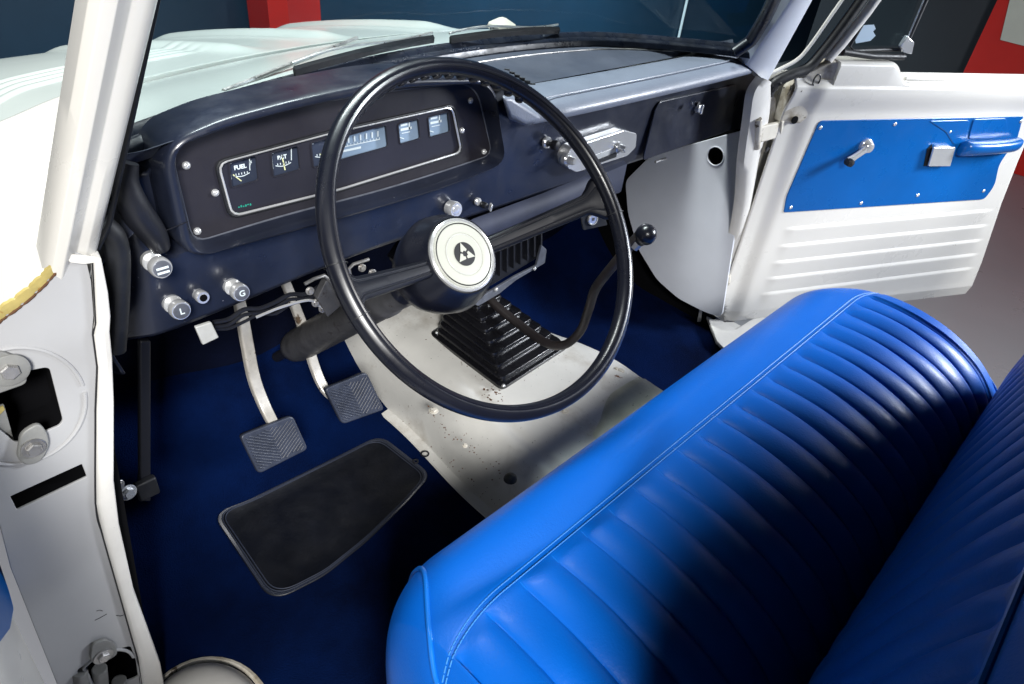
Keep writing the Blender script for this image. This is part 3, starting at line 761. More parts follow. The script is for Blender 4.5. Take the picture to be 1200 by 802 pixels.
for s in (-1, 1):
    b = MB(); rings = []
    for k in range(25):
        t = k/24; u = s*(.036+(RW-.004-.036)*t)
        n = HUBD-.004+(.084)*t**1.15; v = 0
        w = .0112+.003*t+(.018*ss(.86, 1, t)); th = .0078-.001*t
        pr = [(-1, 0), (-.9, .75), (-.62, 1), (-.5, .8), (-.36, 1), (.36, 1), (.5, .8), (.62, 1), (.9, .75), (1, 0), (.8, -.9), (-.8, -.9)]
        rings.append([wp_(u, v+w*a, n+th*h) for a, h in pr])
    b.loft(rings); sp_o = sws(b.done('spoke', 'spokeblack', bevel=.0006, ang=50))
    for q in (-.0075, .0075):
        b = MB(); b.tube([wp_(s*(.050+.125*k/12), q*(1+.2*k/12), HUBD-.004+.084*((.050+.125*k/12-.036)/(RW-.04))**1.15+.0082) for k in range(13)], [.0006+.0016*min(1, (k+.2)/3, (12.2-k)/3) for k in range(13)], 8)
        o = b.done('spoke_ridge', 'spoke'); o.parent = sp_o; o.matrix_parent_inverse = sw.matrix_basis.inverted()
    # joint rings on the rim either side of the spoke
    for da in (-7.5, 7.5):
        a = (0 if s > 0 else math.pi)+R(da); e = WU*math.cos(a)+WV*math.sin(a); tt = -WU*math.sin(a)+WV*math.cos(a)
        b = MB(); b.lathe(WC+e*RW-tt*.0005, tt, [(0, .0122), (.001, .0122)], 24, False); sws(b.done('rim_joint', 'rubber'))
hub = wp_(0, 0, HUBD)
b = MB(); b.lathe(hub, WN, [(-.085, .046), (-.078, .054), (-.055, .062), (-.030, .066), (-.012, .062), (.002, .0545), (.010, .0520), (.012, .0505), (.010, .0485), (.008, .048), (.008, 0)], 64, False)
sws(b.done('hub', 'wheel', ang=60))
b = MB(); b.lathe(hub, WN, [(.006, .0484), (.013, .0480), (.0145, .0460), (.0135, .0443), (.012, .0435), (.012, 0)], 64, False); sws(b.done('horn_ring', 'chrome'))
b = MB(); b.lathe(hub, WN, [(.012, .0430), (.0145, .0425), (.0152, .0405), (.0152, .0285), (.0144, .0278), (.0144, .0262), (.0154, .0256), (.0158, .012), (.0158, 0)], 64, False); sws(b.done('horn_button', 'cream', label='cream horn button with black three pointed emblem'))
for rg_, tr_w, mm_ in ((.0405, .0009, 'stickerblk'), (.0262, .0005, 'tag')):
    b = MB(); b.tube([wp_(rg_*math.cos(a), rg_*math.sin(a), HUBD+.0150) for a in [2*math.pi*k/72 for k in range(72)]], tr_w, 6, closed=True); sws(b.done('button_groove', mm_))
EP = PL(wp_(0, 0, HUBD+.0158), WU, WV)
o = flat('emblem', EP, [[(.0155*math.cos(k*math.pi/24), .0155*math.sin(k*math.pi/24)) for k in range(48)]], .0008, 'stickerblk', None, .0008, .0001); em = sws(o)
for k in range(3):
    a = R(90+120*k); 
    def rot(x, y, a=a-R(90)): return (x*math.cos(a)-y*math.sin(a), x*math.sin(a)+y*math.cos(a))
    q = [rot(*p) for p in ((0, .0150), (.0050, .0046), (.0026, .0026), (0, .0044), (-.0026, .0026), (-.0050, .0046))]
    o = flat('emblem_blade', EP, [q], .0005, 'cream', None, .0014, 0); sws(o)
# column --------------------------------------------------------------
colm = empty('steering_column', tuple(hub), parent=truck); colm['label'] = 'scuffed grey steering column above the pedals'
def cs(o): return sub(o, colm)
def ca(t, u=0, v=0): return hub - WN*t + WU*u + WV*v
b = MB(); b.lathe(hub, -WN, [(.075, .046), (.085, .040), (.12, .031), (.14, .030)], 40); cs(b.done('column_collar', 'dash'))
b = MB(); b.lathe(hub, -WN, [(.13, .028), (.20, .028), (.205, .031), (.225, .031), (.23, .030), (.60, .033), (.625, .030), (.635, .024), (.637, .0)], 40, False); cs(b.done('column_tube', 'column'))
b = MB(); b.tube([ca(.62), ca(.74)], .011, 14); cs(b.done('steering_shaft', 'heater'))
b = MB(); b.tube([ca(.24, -.016, .030), ca(.40, -.018, .031)], [.002, .004], 8); cs(b.done('column_weld', 'column'))
# clamp bracket (bright bent strap) and side plates
def strip(pts, ax, v, w, d, m, name):
    b = MB(); P3 = [P(x, y, ax, v) for x, y in pts]
    b.tube(P3, w, 8); return cs(b.done(name, m))
strip([(357, 333), (368, 327), (380, 323), (386, 328), (400, 352), (404, 362)], 'Y', -.015, .0026, 0, 'steel', 'clamp_strap')
strip([(412, 330), (409, 315), (414, 310), (432, 304)], 'Y', -.012, .0026, 0, 'steel', 'clamp_strap')
b = MB(); b.prism([P(x, y, 'Y', -.008) for x, y in ((382, 330), (386, 328), (402, 356), (396, 362), (384, 372), (372, 350))], (0, .012, 0)); cs(b.done('clamp_plate', 'column', bevel=.001))
for (x, y) in ((363, 341), (370, 355), (378, 362), (424, 314), (436, 320)):
    bolt('bolt', P(x, y, 'Y', -.0), Vector((-.2, -1, .3)), .0042, None, 'steel', .006).parent = colm
for o in col.objects:
    if o.name.startswith('bolt') and o.parent == colm: o.matrix_parent_inverse = colm.matrix_basis.inverted()
b = MB(); b.tube(smooth_curve([P(300, 372, 'Y', .02), P(330, 360, 'Y', .01), P(362, 352, 'Y', .0), P(376, 360, 'Y', -.002), P(384, 363, 'Y', -.004)], 6), .0022, 6); cs(b.done('wire', 'chrome'))
for dy in (0, 6, 11):
    b = MB(); b.tube(smooth_curve([P(250+k*18, 378+dy-k*6+3*math.sin(k*2.3+dy), 'Y', .03) for k in range(8)], 5), .0035-.0001*dy, 7); sub(b.done('wire', 'heater'), truck)

# ---------------------------------------------------------------- floor, firewall
def floorf(u, v):
    x = -.80+1.62*u; y = -.95+1.42*v
    z = .0+.0035*math.sin(x*9+y*3)*math.sin(y*7)
    t = max(0, y-.14); z += t*t*2.4
    return Vector((x, y, z))
b = MB(); b.grid(floorf, 120, 110)
sub(b.done('carpet', 'carpet', solid=.004, label='dark blue cab carpet'), truck)
b = MB(); b.grid(lambda u, v: Vector((-.72+1.46*u, .40-.28*max(0, v-.75)*4*(abs(u-.5)*2)**2+.01*math.sin(u*20), .10+.62*v)), 40, 10); sub(b.done('firewall', 'firewall', solid=.004, label='dark insulated firewall'), truck)

# transmission tunnel --------------------------------------------------
def tun(u, v):
    y = -.62+.98*v
    xl = -.168+.05*ss(-.22, -.5, y)*-1+.010*math.sin(y*10); xr = .325-.10*ss(-.15, .20, y)
    top = .145+.02*ss(-.25, .0, y)+.12*ss(.24, .42, y)
    s = 2*u-1; xc = (xl+xr)/2; hw = (xr-xl)/2
    e = abs(s); z = top*(1-e**7)**(.55)
    flare = 0
    x = xc+hw*s*(1.0)
    # bell housing bulge
    z += .010*math.exp(-((x+.03)/.10)**2-((y-.26)/.10)**2)
    # swage line along the left
    z += -.006*math.exp(-((x-(xl+.085))/.010)**2)*ss(-.55, -.3, y)*(1-ss(-.02, .08, y))
    return Vector((x, y, max(z, .004)))
def tunbase(v0, v1, name, m, n, lift=0, lab=None):
    b = MB(); b.grid(lambda u, v: tun(u, v0+(v1-v0)*v)+Vector((0, 0, lift)), 90, n)
    return sub(b.done(name, m, ang=60, label=lab), truck)
tunnel = tunbase(.20, 1.0, 'transmission_tunnel', 'tunnel', 90, .0025, 'white painted transmission tunnel with rust spots')
b = MB()
def rearp(u, v):
    yb = -.240+.052*ss(.12, .55, u)+.012*ss(.75, 1, u)-.10*(1-ss(0, .16, u))
    y = -.62+(yb+.62)*v
    p = tun(.30+.70*u, (y+.62)/.98); p.z += .0065-.0035*(1 if v > .985 else 0); return p
b.grid(rearp, 70, 70); sub(b.done('rear_tunnel_panel', 'bare', ang=60, label='greenish weathered tunnel panel in front of the bench'), truck)
# flange of the tunnel cover on the left
b = MB(); rings = []
for k in range(50):
    v = .30+.62*k/49; p = tun(0.0, v); p.z = .006
    rings.append([p+Vector((.012, 0, .012)), p+Vector((.0, 0, .004)), p+Vector((-.020, 0, .003)), p+Vector((-.022, 0, .0)), p+Vector((.0, 0, -.002))])
b.loft(rings, True); o = b.done('tunnel_flange', 'tunnel'); o.parent = tunnel
def tz(x, y):
    # height of tunnel top by search
    best = 0
    for i in range(91):
        p = tun(i/90, (y+.62)/.98)
        if abs(p.x-x) < .01: best = p.z
    return best
def ontun(x, y):
    z = .15
    for _ in range(6):
        p = P(x, y, 'Z', z); z = tz(p.x, p.y)+.0025 or z
        if z < .02: z = .02
    return P(x, y, 'Z', z)
for (x, y, r_) in ((508, 482, .0065), (545, 523, .0035), (727, 435, .0065), (662, 482, .0060), (722, 433, .004)):
    bolt('bolt', ontun(x, y), (0, 0, 1), r_, tunnel, 'worn', .005)
b = MB(); b.lathe(ontun(598, 562), (0, 0, 1), [(0, .013), (.006, .012), (.010, .008), (.012, 0)], 14, False); o = b.done('tar_plug', 'rubber'); o.parent = tunnel
b = MB()
for k in range(26):
    t = random.random(); x = 580+random.uniform(-16, 16)*(1-t*.3)-t*6; y = 455+t*20+random.uniform(-3, 3)
    p = ontun(x, y); b.lathe(p+Vector((0, 0, -.0004)), (0, 0, 1), [(0, random.uniform(.0008, .003)), (.0009, .0006)], 7)
for (xa_, ya_, xb2, yb2, n_, sp2) in ((500, 478, 592, 562, 60, 5), (470, 500, 585, 590, 40, 4), (505, 395, 585, 455, 30, 4), (600, 450, 662, 412, 14, 4), (690, 440, 760, 470, 30, 9)):
    for k in range(n_):
        t = random.random(); q = random.gauss(0, sp2)
        p = ontun(xa_+(xb2-xa_)*t+q, ya_+(yb2-ya_)*t+random.gauss(0, sp2))
        if p.z > .05: b.lathe(p+Vector((0, 0, -.0004)), (0, 0, 1), [(0, random.uniform(.0005, .0018)), (.0008, .0004)], 6)
o = b.done('rust_spot', 'rust'); o.parent = tunnel

# gear lever ------------------------------------------------------------
gl_ = empty('gear_lever', (.07, .1, .18), parent=truck); gl_['label'] = 'bent black gear lever with round knob rising from a ribbed boot'
def gs(o): return sub(o, gl_)
bc = [P(505, 392, 'Z', .172), P(588, 455, 'Z', .172), P(664, 406, 'Z', .172), P(570, 350, 'Z', .178)]
def quad(sc_, z, off=Vector((0, 0, 0))):
    c = sum(bc, Vector((0, 0, 0)))/4
    q = [(c+(p-c)*sc_+off) for p in bc]
    o2 = rnd([(p.x, p.y) for p in q], .010*sc_+.006, 5)
    return [Vector((p.x, p.y, z)) for p in o2]
b = MB(); rings = [quad(1.03, .168), quad(1.03, .176), quad(.97, .178)]
z = .178; s_ = .90
offd = Vector((-.003, .010, 0))
for k in range(7):
    off = offd*k
    rings += [quad(s_+.03, z, off), quad(s_+.045, z+.005, off), quad(s_+.03, z+.010, off), quad(s_-.035, z+.0125, off)]
    z += .0150; s_ -= .095
rings += [quad(.27, z, offd*7), quad(.20, z+.004, offd*7), quad(.12, z+.012, offd*7)]
b.loft(rings); gs(b.done('boot', 'bootrubber', bevel=.0022, ang=50, label='black rubber boot pleated in square steps'))
for p in bc: pass
for (x, y) in ((512, 390), (590, 452), (657, 407), (568, 354)):
    gs(screw(P(x, y, 'Z', .180), (0, 0, 1), .004, None))
tip = sum(quad(.1, z+.01, offd*7), Vector((0, 0, 0)))/len(quad(.1, z, offd*7))
lv = smooth_curve([tip, tip+Vector((.010, -.004, .018)), P(575, 352, 'Y', .10), P(608, 380, 'Y', .02), P(640, 402, 'Y', -.06), P(662, 404, 'Y', -.10), P(680, 388, 'Y', -.125), P(690, 362, 'Y', -.145), P(698, 338, 'Y', -.16), P(718, 312, 'Y', -.185), P(738, 288, 'Y', -.205), P(750, 275, 'Y', -.215)], 8)
b = MB(); b.tube(lv, [.0098 if i < 40 else .0092 for i in range(len(lv))], 14); gs(b.done('lever_rod', 'leverpaint'))
kc = P(757, 275, 'Y', -.225)
kd = (lv[-1]-lv[-9]).normalized()
b = MB(); b.lathe(kc, kd, [(-.022, .008), (-.018, .0095)]+[(.0185*math.sin(t), .0185*math.cos(t)) for t in [R(-55+145*k/14) for k in range(15)]], 32); gs(b.done('gear_knob', 'wheel', label='glossy black ball knob'))
b = MB(); b.lathe(kc, kd, [(-.032, .0085), (-.020, .0095)], 8); gs(b.done('lock_nut', 'steel'))

# pedals ------------------------------------------------------------------
def pedal(name, lab, c4, yv, armpts, arm_w):
    e = empty(name, tuple(P(*c4[0], 'Y', yv)), parent=truck); e['label'] = lab
    q = [P(x, y, 'Y', yv) for x, y in c4]       # tl, tr, br, bl
    # lean the pad: lower edge nearer the driver
    q = [q[0]+Vector((0, .02, 0)), q[1]+Vector((0, .02, 0)), q[2], q[3]]
    q = [P(*c4[0], 'Y', yv+.018), P(*c4[1], 'Y', yv+.018), P(*c4[2], 'Y', yv-.012), P(*c4[3], 'Y', yv-.012)]
    pl = PL(sum(q, Vector((0, 0, 0)))/4, q[1]-q[0], q[0]-q[3])
    ol = [((p-pl.o).dot(pl.U), (p-pl.o).dot(pl.V)) for p in q]
    pad = flat('pad', pl, [rnd(ol, .010, 5)], .010, 'padrubber', None, 0, .0025); sub(pad, e)
    pad2 = flat('pad_back', pl, [rnd([(a*.93, c_*.93) for a, c_ in ol], .008, 5)], .010, 'heater', None, -.009, .001); sub(pad2, e)
    # chevron ribs
    W_ = (abs(ol[1][0]-ol[0][0])+abs(ol[2][0]-ol[3][0]))/4; Hh = (abs(ol[0][1]-ol[3][1])+abs(ol[1][1]-ol[2][1]))/4
    def uv(s, t):   # bilinear
        a = Vector(ol[3]).lerp(Vector(ol[2]), s); c = Vector(ol[0]).lerp(Vector(ol[1]), s); return a.lerp(c, t)
    b = MB()
    n = 12
    for k in range(-5, n+1):
        for side in (0, 1):
            pts = []
            for m_ in range(7):
                s = .5+(m_/6)*.44*(1 if side else -1); t = (k+.2)/n+abs(s-.5)*.85
                if .07 < t < .93 and .04 < s < .96:
                    p = uv(s, t); pts.append(pl.at(p.x, p.y, .0008))
            if len(pts) > 1: b.tube(pts, .0011, 6)
    o = b.done('tread_ribs', 'padrubber'); sub(o, e)
    b = MB(); rings = []; cur = smooth_curve(armpts, 8)
    for i, p in enumerate(cur):
        t = (cur[min(i+1, len(cur)-1)]-cur[max(i-1, 0)]).normalized(); side = Vector((1, .15, 0)); side = (side-t*side.dot(t)).normalized(); n_ = t.cross(side)
        w = arm_w*(1.0+.15*math.sin(i/len(cur)*3.14))
        rings.append([p+side*w+n_*w*.35, p+side*w*.8+n_*w*.55, p-side*w*.8+n_*w*.55, p-side*w+n_*w*.35, p-side*w-n_*w*.5, p+side*w-n_*w*.5])
    b.loft(rings); sub(b.done('arm', 'pedalarm', bevel=.001), e)
    return e
pedal('clutch_pedal', 'leftmost pedal, worn metal arm with chevron rubber pad', [(281, 511), (343, 487), (362, 527), (303, 556)], .105,
      [P(278, 340, 'Y', .22), P(284, 372, 'Y', .215), P(290, 405, 'Y', .205), P(298, 445, 'Y', .19), P(310, 476, 'Y', .165), P(322, 500, 'Y', .13)], .0095)
pedal('brake_pedal', 'right pedal with chevron rubber pad, arm passing behind the column', [(381, 456), (430, 436), (450, 480), (402, 498)], .105,
      [P(330, 320, 'Y', .22), P(347, 362, 'Y', .215), P(358, 392, 'Y', .205), P(368, 428, 'Y', .19), P(380, 455, 'Y', .16), P(396, 470, 'Y', .13)], .0085)
# parking brake arm
b = MB(); pts = [P(168, 400, 'Y', .06), P(170, 500, 'Y', .06), P(172, 585, 'Y', .05)]
b.prism([P(164, 400, 'Y', .06), P(177, 400, 'Y', .06), P(177, 588, 'Y', .06), P(164, 588, 'Y', .06)], (0, .010, 0)); pk = sub(b.done('parking_brake_arm', 'heater', bevel=.002, label='narrow black upright bar left of the pedals'), truck)
b = MB(); b.box(P(172, 572, 'Y', .055), (1, 0, 0), (0, 0, 1), (0, 1, 0), .030, .035, .012); o = b.done('pad', 'rubber', bevel=.003); o.parent = pk
bolt('bolt', P(150, 577, 'Y', .05), Vector((.1, -1, .2)), .008, None, 'chrome', .008).parent = truck
bolt('bolt', P(139, 568, 'Y', .05), Vector((.1, -1, .2)), .005, None, 'steel', .008).parent = truck

# domed step at the door sill
b = MB(); c = Vector((-.775, -.185, -.02))
b.grid(lambda u, v: c+Vector((.085*math.cos(2*math.pi*u)*math.cos(v*math.pi/2), .105*math.sin(2*math.pi*u)*math.cos(v*math.pi/2), .075*math.sin(v*math.pi/2)**.8)), 48, 16)
st = sub(b.done('sill_step', 'edge', label='white domed metal step inside the driver door'), truck)
b = MB(); b.tube([c+Vector((.088*math.cos(a), .108*math.sin(a), .022)) for a in [2*math.pi*k/40 for k in range(40)]], .006, 8, closed=True); o = b.done('rolled_edge', 'worn'); o.parent = st

# ---------------------------------------------------------------- kick panel and right pillar
KP = PL((.765, .05, .3), (0, -1, 0), (0, 0, 1))
ol = rnd([KP.px(x, y) for x, y in ((733, 212), (760, 185), (800, 172), (880, 150), (876, 200), (862, 270), (846, 372), (826, 366), (795, 350), (770, 328), (748, 292), (736, 250))], .02, 6)
hole = [(KP.px(839, 183)[0]+.024*math.cos(a), KP.px(839, 183)[1]+.024*math.sin(a)) for a in [2*math.pi*k/32 for k in range(32)]]
kp = flat('kick_panel', KP, [ol, hole], .006, 'kick', None, .002, .0015, label='pale kick panel with round black hole at the passenger side'); sub(kp, truck)
b = MB(); b.lathe(KP.atpx(839, 183, -.002), -KP.N, [(0, .027), (.03, .027), (.03, 0)], 32, False); o = b.done('vent_hole', 'dark'); o.parent = kp
b = MB(); b.tube([KP.at(p[0], p[1], .003) for p in hole], .0016, 8, closed=True); o = b.done('hole_rim', 'kick'); o.parent = kp
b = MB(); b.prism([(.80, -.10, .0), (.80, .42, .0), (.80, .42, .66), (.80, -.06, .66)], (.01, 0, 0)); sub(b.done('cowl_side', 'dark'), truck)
# trapezoid bracket below glovebox
b = MB(); b.tube([P(768, 190, 'Y', .05), P(780, 186, 'Y', .05)], .003, 8); sub(b.done('striker_tab', 'chrome'), truck)

# right pillar flange (curved white strip)
JR = PL((.80, -.095, .4), (1, 0, 0), (0, 0, 1))
fi = smooth_curve([(x, y, 0) for x, y in ((895, 92), (884, 110), (879, 140), (872, 190), (868, 240), (858, 290), (845, 330), (834, 368))], 5)
fo = smooth_curve([(x, y, 0) for x, y in ((902, 97), (902, 118), (899, 145), (888, 190), (880, 240), (870, 290), (858, 335), (852, 380))], 5)
b = MB(); rings = []
for a_, c_ in zip(fi, fo):
    a = JR.atpx(a_.x, a_.y, .0); c = JR.atpx(c_.x, c_.y, .0)
    rings.append([a+Vector((0, .02, 0)), a, a.lerp(c, .25)+Vector((0, -.009, 0)), a.lerp(c, .6)+Vector((0, -.010, 0)), c+Vector((0, -.002, 0)), c+Vector((.002, .02, 0))])
b.loft(rings); rp = sub(b.done('door_pillar', 'edge', ang=60, label='white passenger side door pillar with two hinges'), truck)
# jamb face
o = flat('jamb_face', JR, [[JR.px(x, y) for x, y in ((900, 100), (915, 118), (912, 160), (903, 215), (892, 290), (884, 372), (852, 384), (846, 372), (862, 290), (876, 200), (884, 140))]], .004, 'worn', None, -.012, .0005); o.parent = rp
def rhinge(cx, cy_, k):
    h = flat('hinge', JR, [rnd([JR.px(cx+a*k, cy_+d*k) for a, d in ((-16, -9), (18, -16), (20, 4), (-12, 12))], .006)], .012, 'worn', None, .014, .003); h.parent = rp
    b = MB(); b.tube([JR.atpx(cx-14*k, cy_-20*k, .010), JR.atpx(cx-16*k, cy_+20*k, .010)], .0085, 14); o = b.done('hinge_pin', 'worn', bevel=.001); o.parent = h
    b = MB(); b.prism([JR.atpx(cx+a*k, cy_+d*k, .016) for a, d in ((14, -18), (24, -18), (20, 6), (12, 4))], JR.N*.004); o = b.done('hinge_leaf', 'worn', bevel=.001); o.parent = h
    return h
rhinge(896, 155, .85); rhinge(861, 338, .85)
for (x, y, s1) in ((893, 165, .007), (869, 350, .008)):
    b = MB(); b.lathe(JR.atpx(x, y+8, .012), JR.N, [(0, s1), (.004, s1*.9), (.004, 0)], 12, False); o = b.done('rubber_stop', 'rubber'); o.parent = rp
# sill at the bottom of the passenger door
b = MB(); b.prism([P(825, 362, 'Z', .03), P(862, 386, 'Z', .03), P(905, 360, 'Z', .03), P(960, 340, 'Z', .03), P(960, 420, 'Z', .03), P(880, 440, 'Z', .03), P(840, 400, 'Z', .03)], (0, 0, -.01))
b.done('sill', 'edge', truck, bevel=.002)
b = MB(); b.prism([(.78, -.12, .025), (.85, -.12, .025), (.85, -1.3, .025), (.78, -1.3, .025)], (0, 0, -.06)); b.done('sill', 'white', truck, bevel=.004)

# ---------------------------------------------------------------- passenger door
DO = PL((.83, -.13, 0), (.89, -.45, 0), (0, 0, 1))     # inner skin, N faces the cab
def dpx(*l): return [DO.px(x, y) for x, y in l]
door = empty('passenger_door', tuple(DO.o), parent=truck); door['label'] = 'open white passenger door with blue trim panel'
def ds(o): return sub(o, door)
# skin as grid: pressed ribs low down, belt raised
edge_r = [(.02, .945), (.16, .915), (.37, .852), (.50, .822), (.62, .80), (.74, .79)]
def er_(z):
    for (a, s0), (b_, s1) in zip(edge_r, edge_r[1:]):
        if z <= b_: return s0+(s1-s0)*max(0, (z-a)/(b_-a))
    return edge_r[-1][1]
def skin(u, v):
    s0_ = -.055
    z = .03+v*(.725-.03)
    s = s0_+(er_(z)-s0_)*u
    if z < .12: s = max(s, s0_+.13*(1-(z-.03)/.09)*.4*(1-u))
    h = .012*ss(-.02, .03, s)
    fade = ss(.06, .10, s)*ss(0, .05, er_(z)-.02-s)
    for zc in (.130, .182, .234, .286, .338):
        d = z-(zc+.05*(s-.4)*.4)
        if -.052 < d <= 0: h += .0055*fade*(1+d/.052)**1.3
        elif 0 < d < .008: h += .0055*fade*(1-d/.008)
    if z > .64: h += .014*ss(.64, .70, z)
    if z > .70: h -= .012*ss(.705, .725, z)
    if z < .07: h -= .012*(1-(z-.03)/.04)
    return DO.at(s, z, h)
b = MB(); b.grid(skin, 120, 420); ds(b.done('inner_skin', 'white', solid=.003, ang=60))
# raised shoulder by the vent window
b = MB(); rings = []
for k in range(41):
    s = .045+.235*k/40; top = .768-.043*ss(.205, .268, s)
    rings.append([DO.at(s, .66, .014), DO.at(s, .70, .024), DO.at(s, top-.010, .026), DO.at(s, top-.002, .022), DO.at(s, top, .014), DO.at(s, top, -.03), DO.at(s, .66, -.03)])
b.loft(rings); ds(b.done('shoulder', 'white', ang=60))
b = MB(); b.prism([DO.at(-.055, .62, .004), DO.at(.0, .62, .010), DO.at(.05, .66, .016), DO.at(.05, .764, .016), DO.at(.03, .768, .012), DO.at(-.02, .74, .004), DO.at(-.055, .70, .002)], DO.N*-.03); ds(b.done('hinge_corner', 'worn', bevel=.004))
# outer skin
b = MB(); b.grid(lambda u, v: DO.at(-.07+(er_(.03+v*.695)+.09)*u, .0+v*.72, -.05-.05*math.sin(v*2.4)), 20, 20); ds(b.done('outer_skin', 'white', solid=.003))
# belt rail and felt
b = MB(); b.tube([DO.at(.272, .728, .008), DO.at(.80, .722, .008), DO.at(1.1, .720, .008)], .0055, 10); ds(b.done('belt_rail', 'white'))
b = MB(); b.box(DO.at(.60, .716, .012), DO.U, DO.V, DO.N, .66, .006, .008); ds(b.done('window_felt', 'rubber', bevel=.001))
b = MB(); b.box(DO.at(.9, .40, -.01), DO.U, DO.V, DO.N, .001, .001, .001); b.bm.free()
# trim panel
po = rnd([DO.px(955, 139), DO.px(1193, 134), DO.px(1186, 160), DO.px(1165, 190), DO.px(1160, 215), DO.px(1148, 231), DO.px(914, 246), DO.px(917, 228)], [.012, .004, .01, .02, .02, .012, .004, .01], 5)
tp = flat('trim_panel', DO, [po], .004, 'doorblue', None, .0175, .001, label='bright blue door trim panel'); ds(tp)
for (x, y) in ((956, 147), (1043, 143), (1107, 152), (1190, 140), (922, 240), (1004, 235), (1070, 226), (1147, 221)):
    s = screw(DO.atpx(x, y, .0172), DO.N, .0050, None); ds(s)
# recess crease lighter band at top right
o = flat('trim_swage', DO, [rnd(dpx((1082, 139), (1130, 138), (1125, 160), (1112, 168), (1102, 152)), .012, 5)], .004, 'doorblue', None, .0195, .0018); ds(o)
# armrest
b = MB(); rings = []
A0, A1 = DO.px(1118, 165), DO.px(1183, 160)
for k in range(21):
    t = k/20; u = A0[0]+(A1[0]-A0[0])*t; e = math.sin(math.pi*min(1, max(0, (t*.96+.02))))**.16
    dep = .046*e; hh = .030
    zc = A0[1]+(A1[1]-A0[1])*t-.006
    rings.append([DO.at(u, zc+.016, .014), DO.at(u, zc+.016, .016+dep*.75), DO.at(u, zc+.012, .016+dep*1.0), DO.at(u, zc+.002, .016+dep*1.08), DO.at(u, zc-.014, .016+dep*1.0), DO.at(u, zc-.026, .016+dep*.6), DO.at(u, zc-.034, .014)])
b.loft(rings); ds(b.done('armrest', 'doorblue', ang=80, sub=1, label='blue armrest'))
o = flat('grab_recess', DO, [rnd(dpx((1134, 137), (1172, 136), (1174, 154), (1158, 160), (1128, 160)), .008, 5)], .003, 'doorblue', None, .0205, .0014); ds(o)
# window crank
cr = empty('window_crank', tuple(DO.atpx(1008, 168, .02)), parent=door)
cr.matrix_parent_inverse = door.matrix_basis.inverted()
cr['label'] = 'chrome window crank'
def crs(o): o.parent = door; o.matrix_parent_inverse = door.matrix_basis.inverted(); return o
bpy.data.objects.remove(cr)
A = DO.atpx(1008, 168, .02); B = DO.atpx(980, 182, .034)
b = MB(); b.lathe(A, DO.N, [(-.004, .019), (.004, .019), (.006, .016), (.016, .013), (.018, .010), (.018, 0)], 28, False)
rings = []
for k in range(9):
    t = k/8; p = A.lerp(B, t)+DO.N*(.010-.0*t); dd = (B-A).normalized(); sd = DO.N.cross(dd).normalized(); w = .0115-.003*math.sin(t*math.pi)
    rings.append([p+sd*w, p+sd*w*.6+DO.N*.006, p-sd*w*.6+DO.N*.006, p-sd*w, p-sd*w-DO.N*.002, p+sd*w-DO.N*.002])
b.loft(rings)
wc = crs(b.done('window_crank', 'chrome', label='chrome window crank'))
b = MB(); b.lathe(B+DO.N*.006, DO.N, [(0, .0095), (.012, .0105), (.018, .009), (.020, 0)], 20, False); o = b.done('crank_knob', 'rubber'); o.parent = wc
o_in = door.matrix_basis.inverted()
# door latch pull
o = flat('door_pull', DO, [rnd(dpx((1084, 168), (1109, 168), (1103, 190), (1078, 190)), .003, 4)], .006, 'chrome', None, .032, .0012); ds(o); dpull = o
b = MB(); b.box(DO.atpx(1096, 170, .024), DO.U, DO.V, DO.N, .05, .012, .014); o = b.done('pull_mount', 'chrome', bevel=.002); o.parent = dpull
b = MB(); b.prism([DO.atpx(x, y, .0185) for x, y in ((1080, 172), (1086, 166), (1086, 190), (1076, 192))], DO.N*.001); o = b.done('pull_recess', 'stickerblk'); o.parent = dpull
# marks and holes on the hinge side
for (x, y, rad) in ((928, 139, .0095), (953, 68, .0)):
    if rad:
        b = MB(); b.lathe(DO.atpx(x, y, .0105), DO.N, [(0, rad), (.0012, rad), (.0012, 0)], 24, False); ds(b.done('drain_hole', 'dark'))
b = MB(); cc = DO.atpx(952, 92, .016); b.tube([cc+DO.U*.009*math.cos(a)+DO.V*.013*math.sin(a) for a in [2*math.pi*k/24 for k in range(24)]], .0018, 6, closed=True); ds(b.done('rubber_grommet', 'rubber'))
b = MB(); b.tube([DO.at(.075, .185, .013), DO.at(.068, .10, .013), DO.at(.074, .075, .013)], .0010, 6)
b.tube([DO.at(.075, .185, .013), DO.at(.11, .195, .013), DO.at(.35, .225, .014), ], .0010, 6); ds(b.done('pressed_line', 'stickerblk'))
# window frame, seal
FR = [(1036, -20), (1015, 12), (985, 50), (962, 80)]
b = MB(); b.tube([DO.atpx(x, y, .004) for x, y in ((1060, -60), (1037, -18), (1014, 14), (984, 52), (968, 70))], .0115, 10); ds(b.done('window_frame', 'edge', ang=60))
sl = smooth_curve([DO.atpx(x, y, .002) for x, y in ((1060, -85), (1020, -18), (988, 28), (962, 62), (945, 80), (925, 88), (906, 98), (899, 112))], 6)
b = MB(); b.tube(sl, .0125, 10); ds(b.done('weather_seal', 'rubber'))
sl = smooth_curve([DO.atpx(x, y, -.006) for x, y in ((1040, -85), (1004, -22), (974, 22), (950, 56), (936, 71), (916, 82), (900, 90), (890, 104))], 6)
b = MB(); b.tube(sl, .0045, 8); ds(b.done('frame_lip', 'edge'))
# crumbled sealer scraps under the seal
b = MB()
for k in range(16):
    p = DO.atpx(912+random.uniform(-12, 26), 103+random.uniform(-7, 9)-0*k, .014)
    b.tube([p, p+Vector((random.uniform(-.008, .008), 0, random.uniform(-.012, .006)))], random.uniform(.0007, .0016), 5)
ds(b.done('sealer_scraps', 'rubber'))
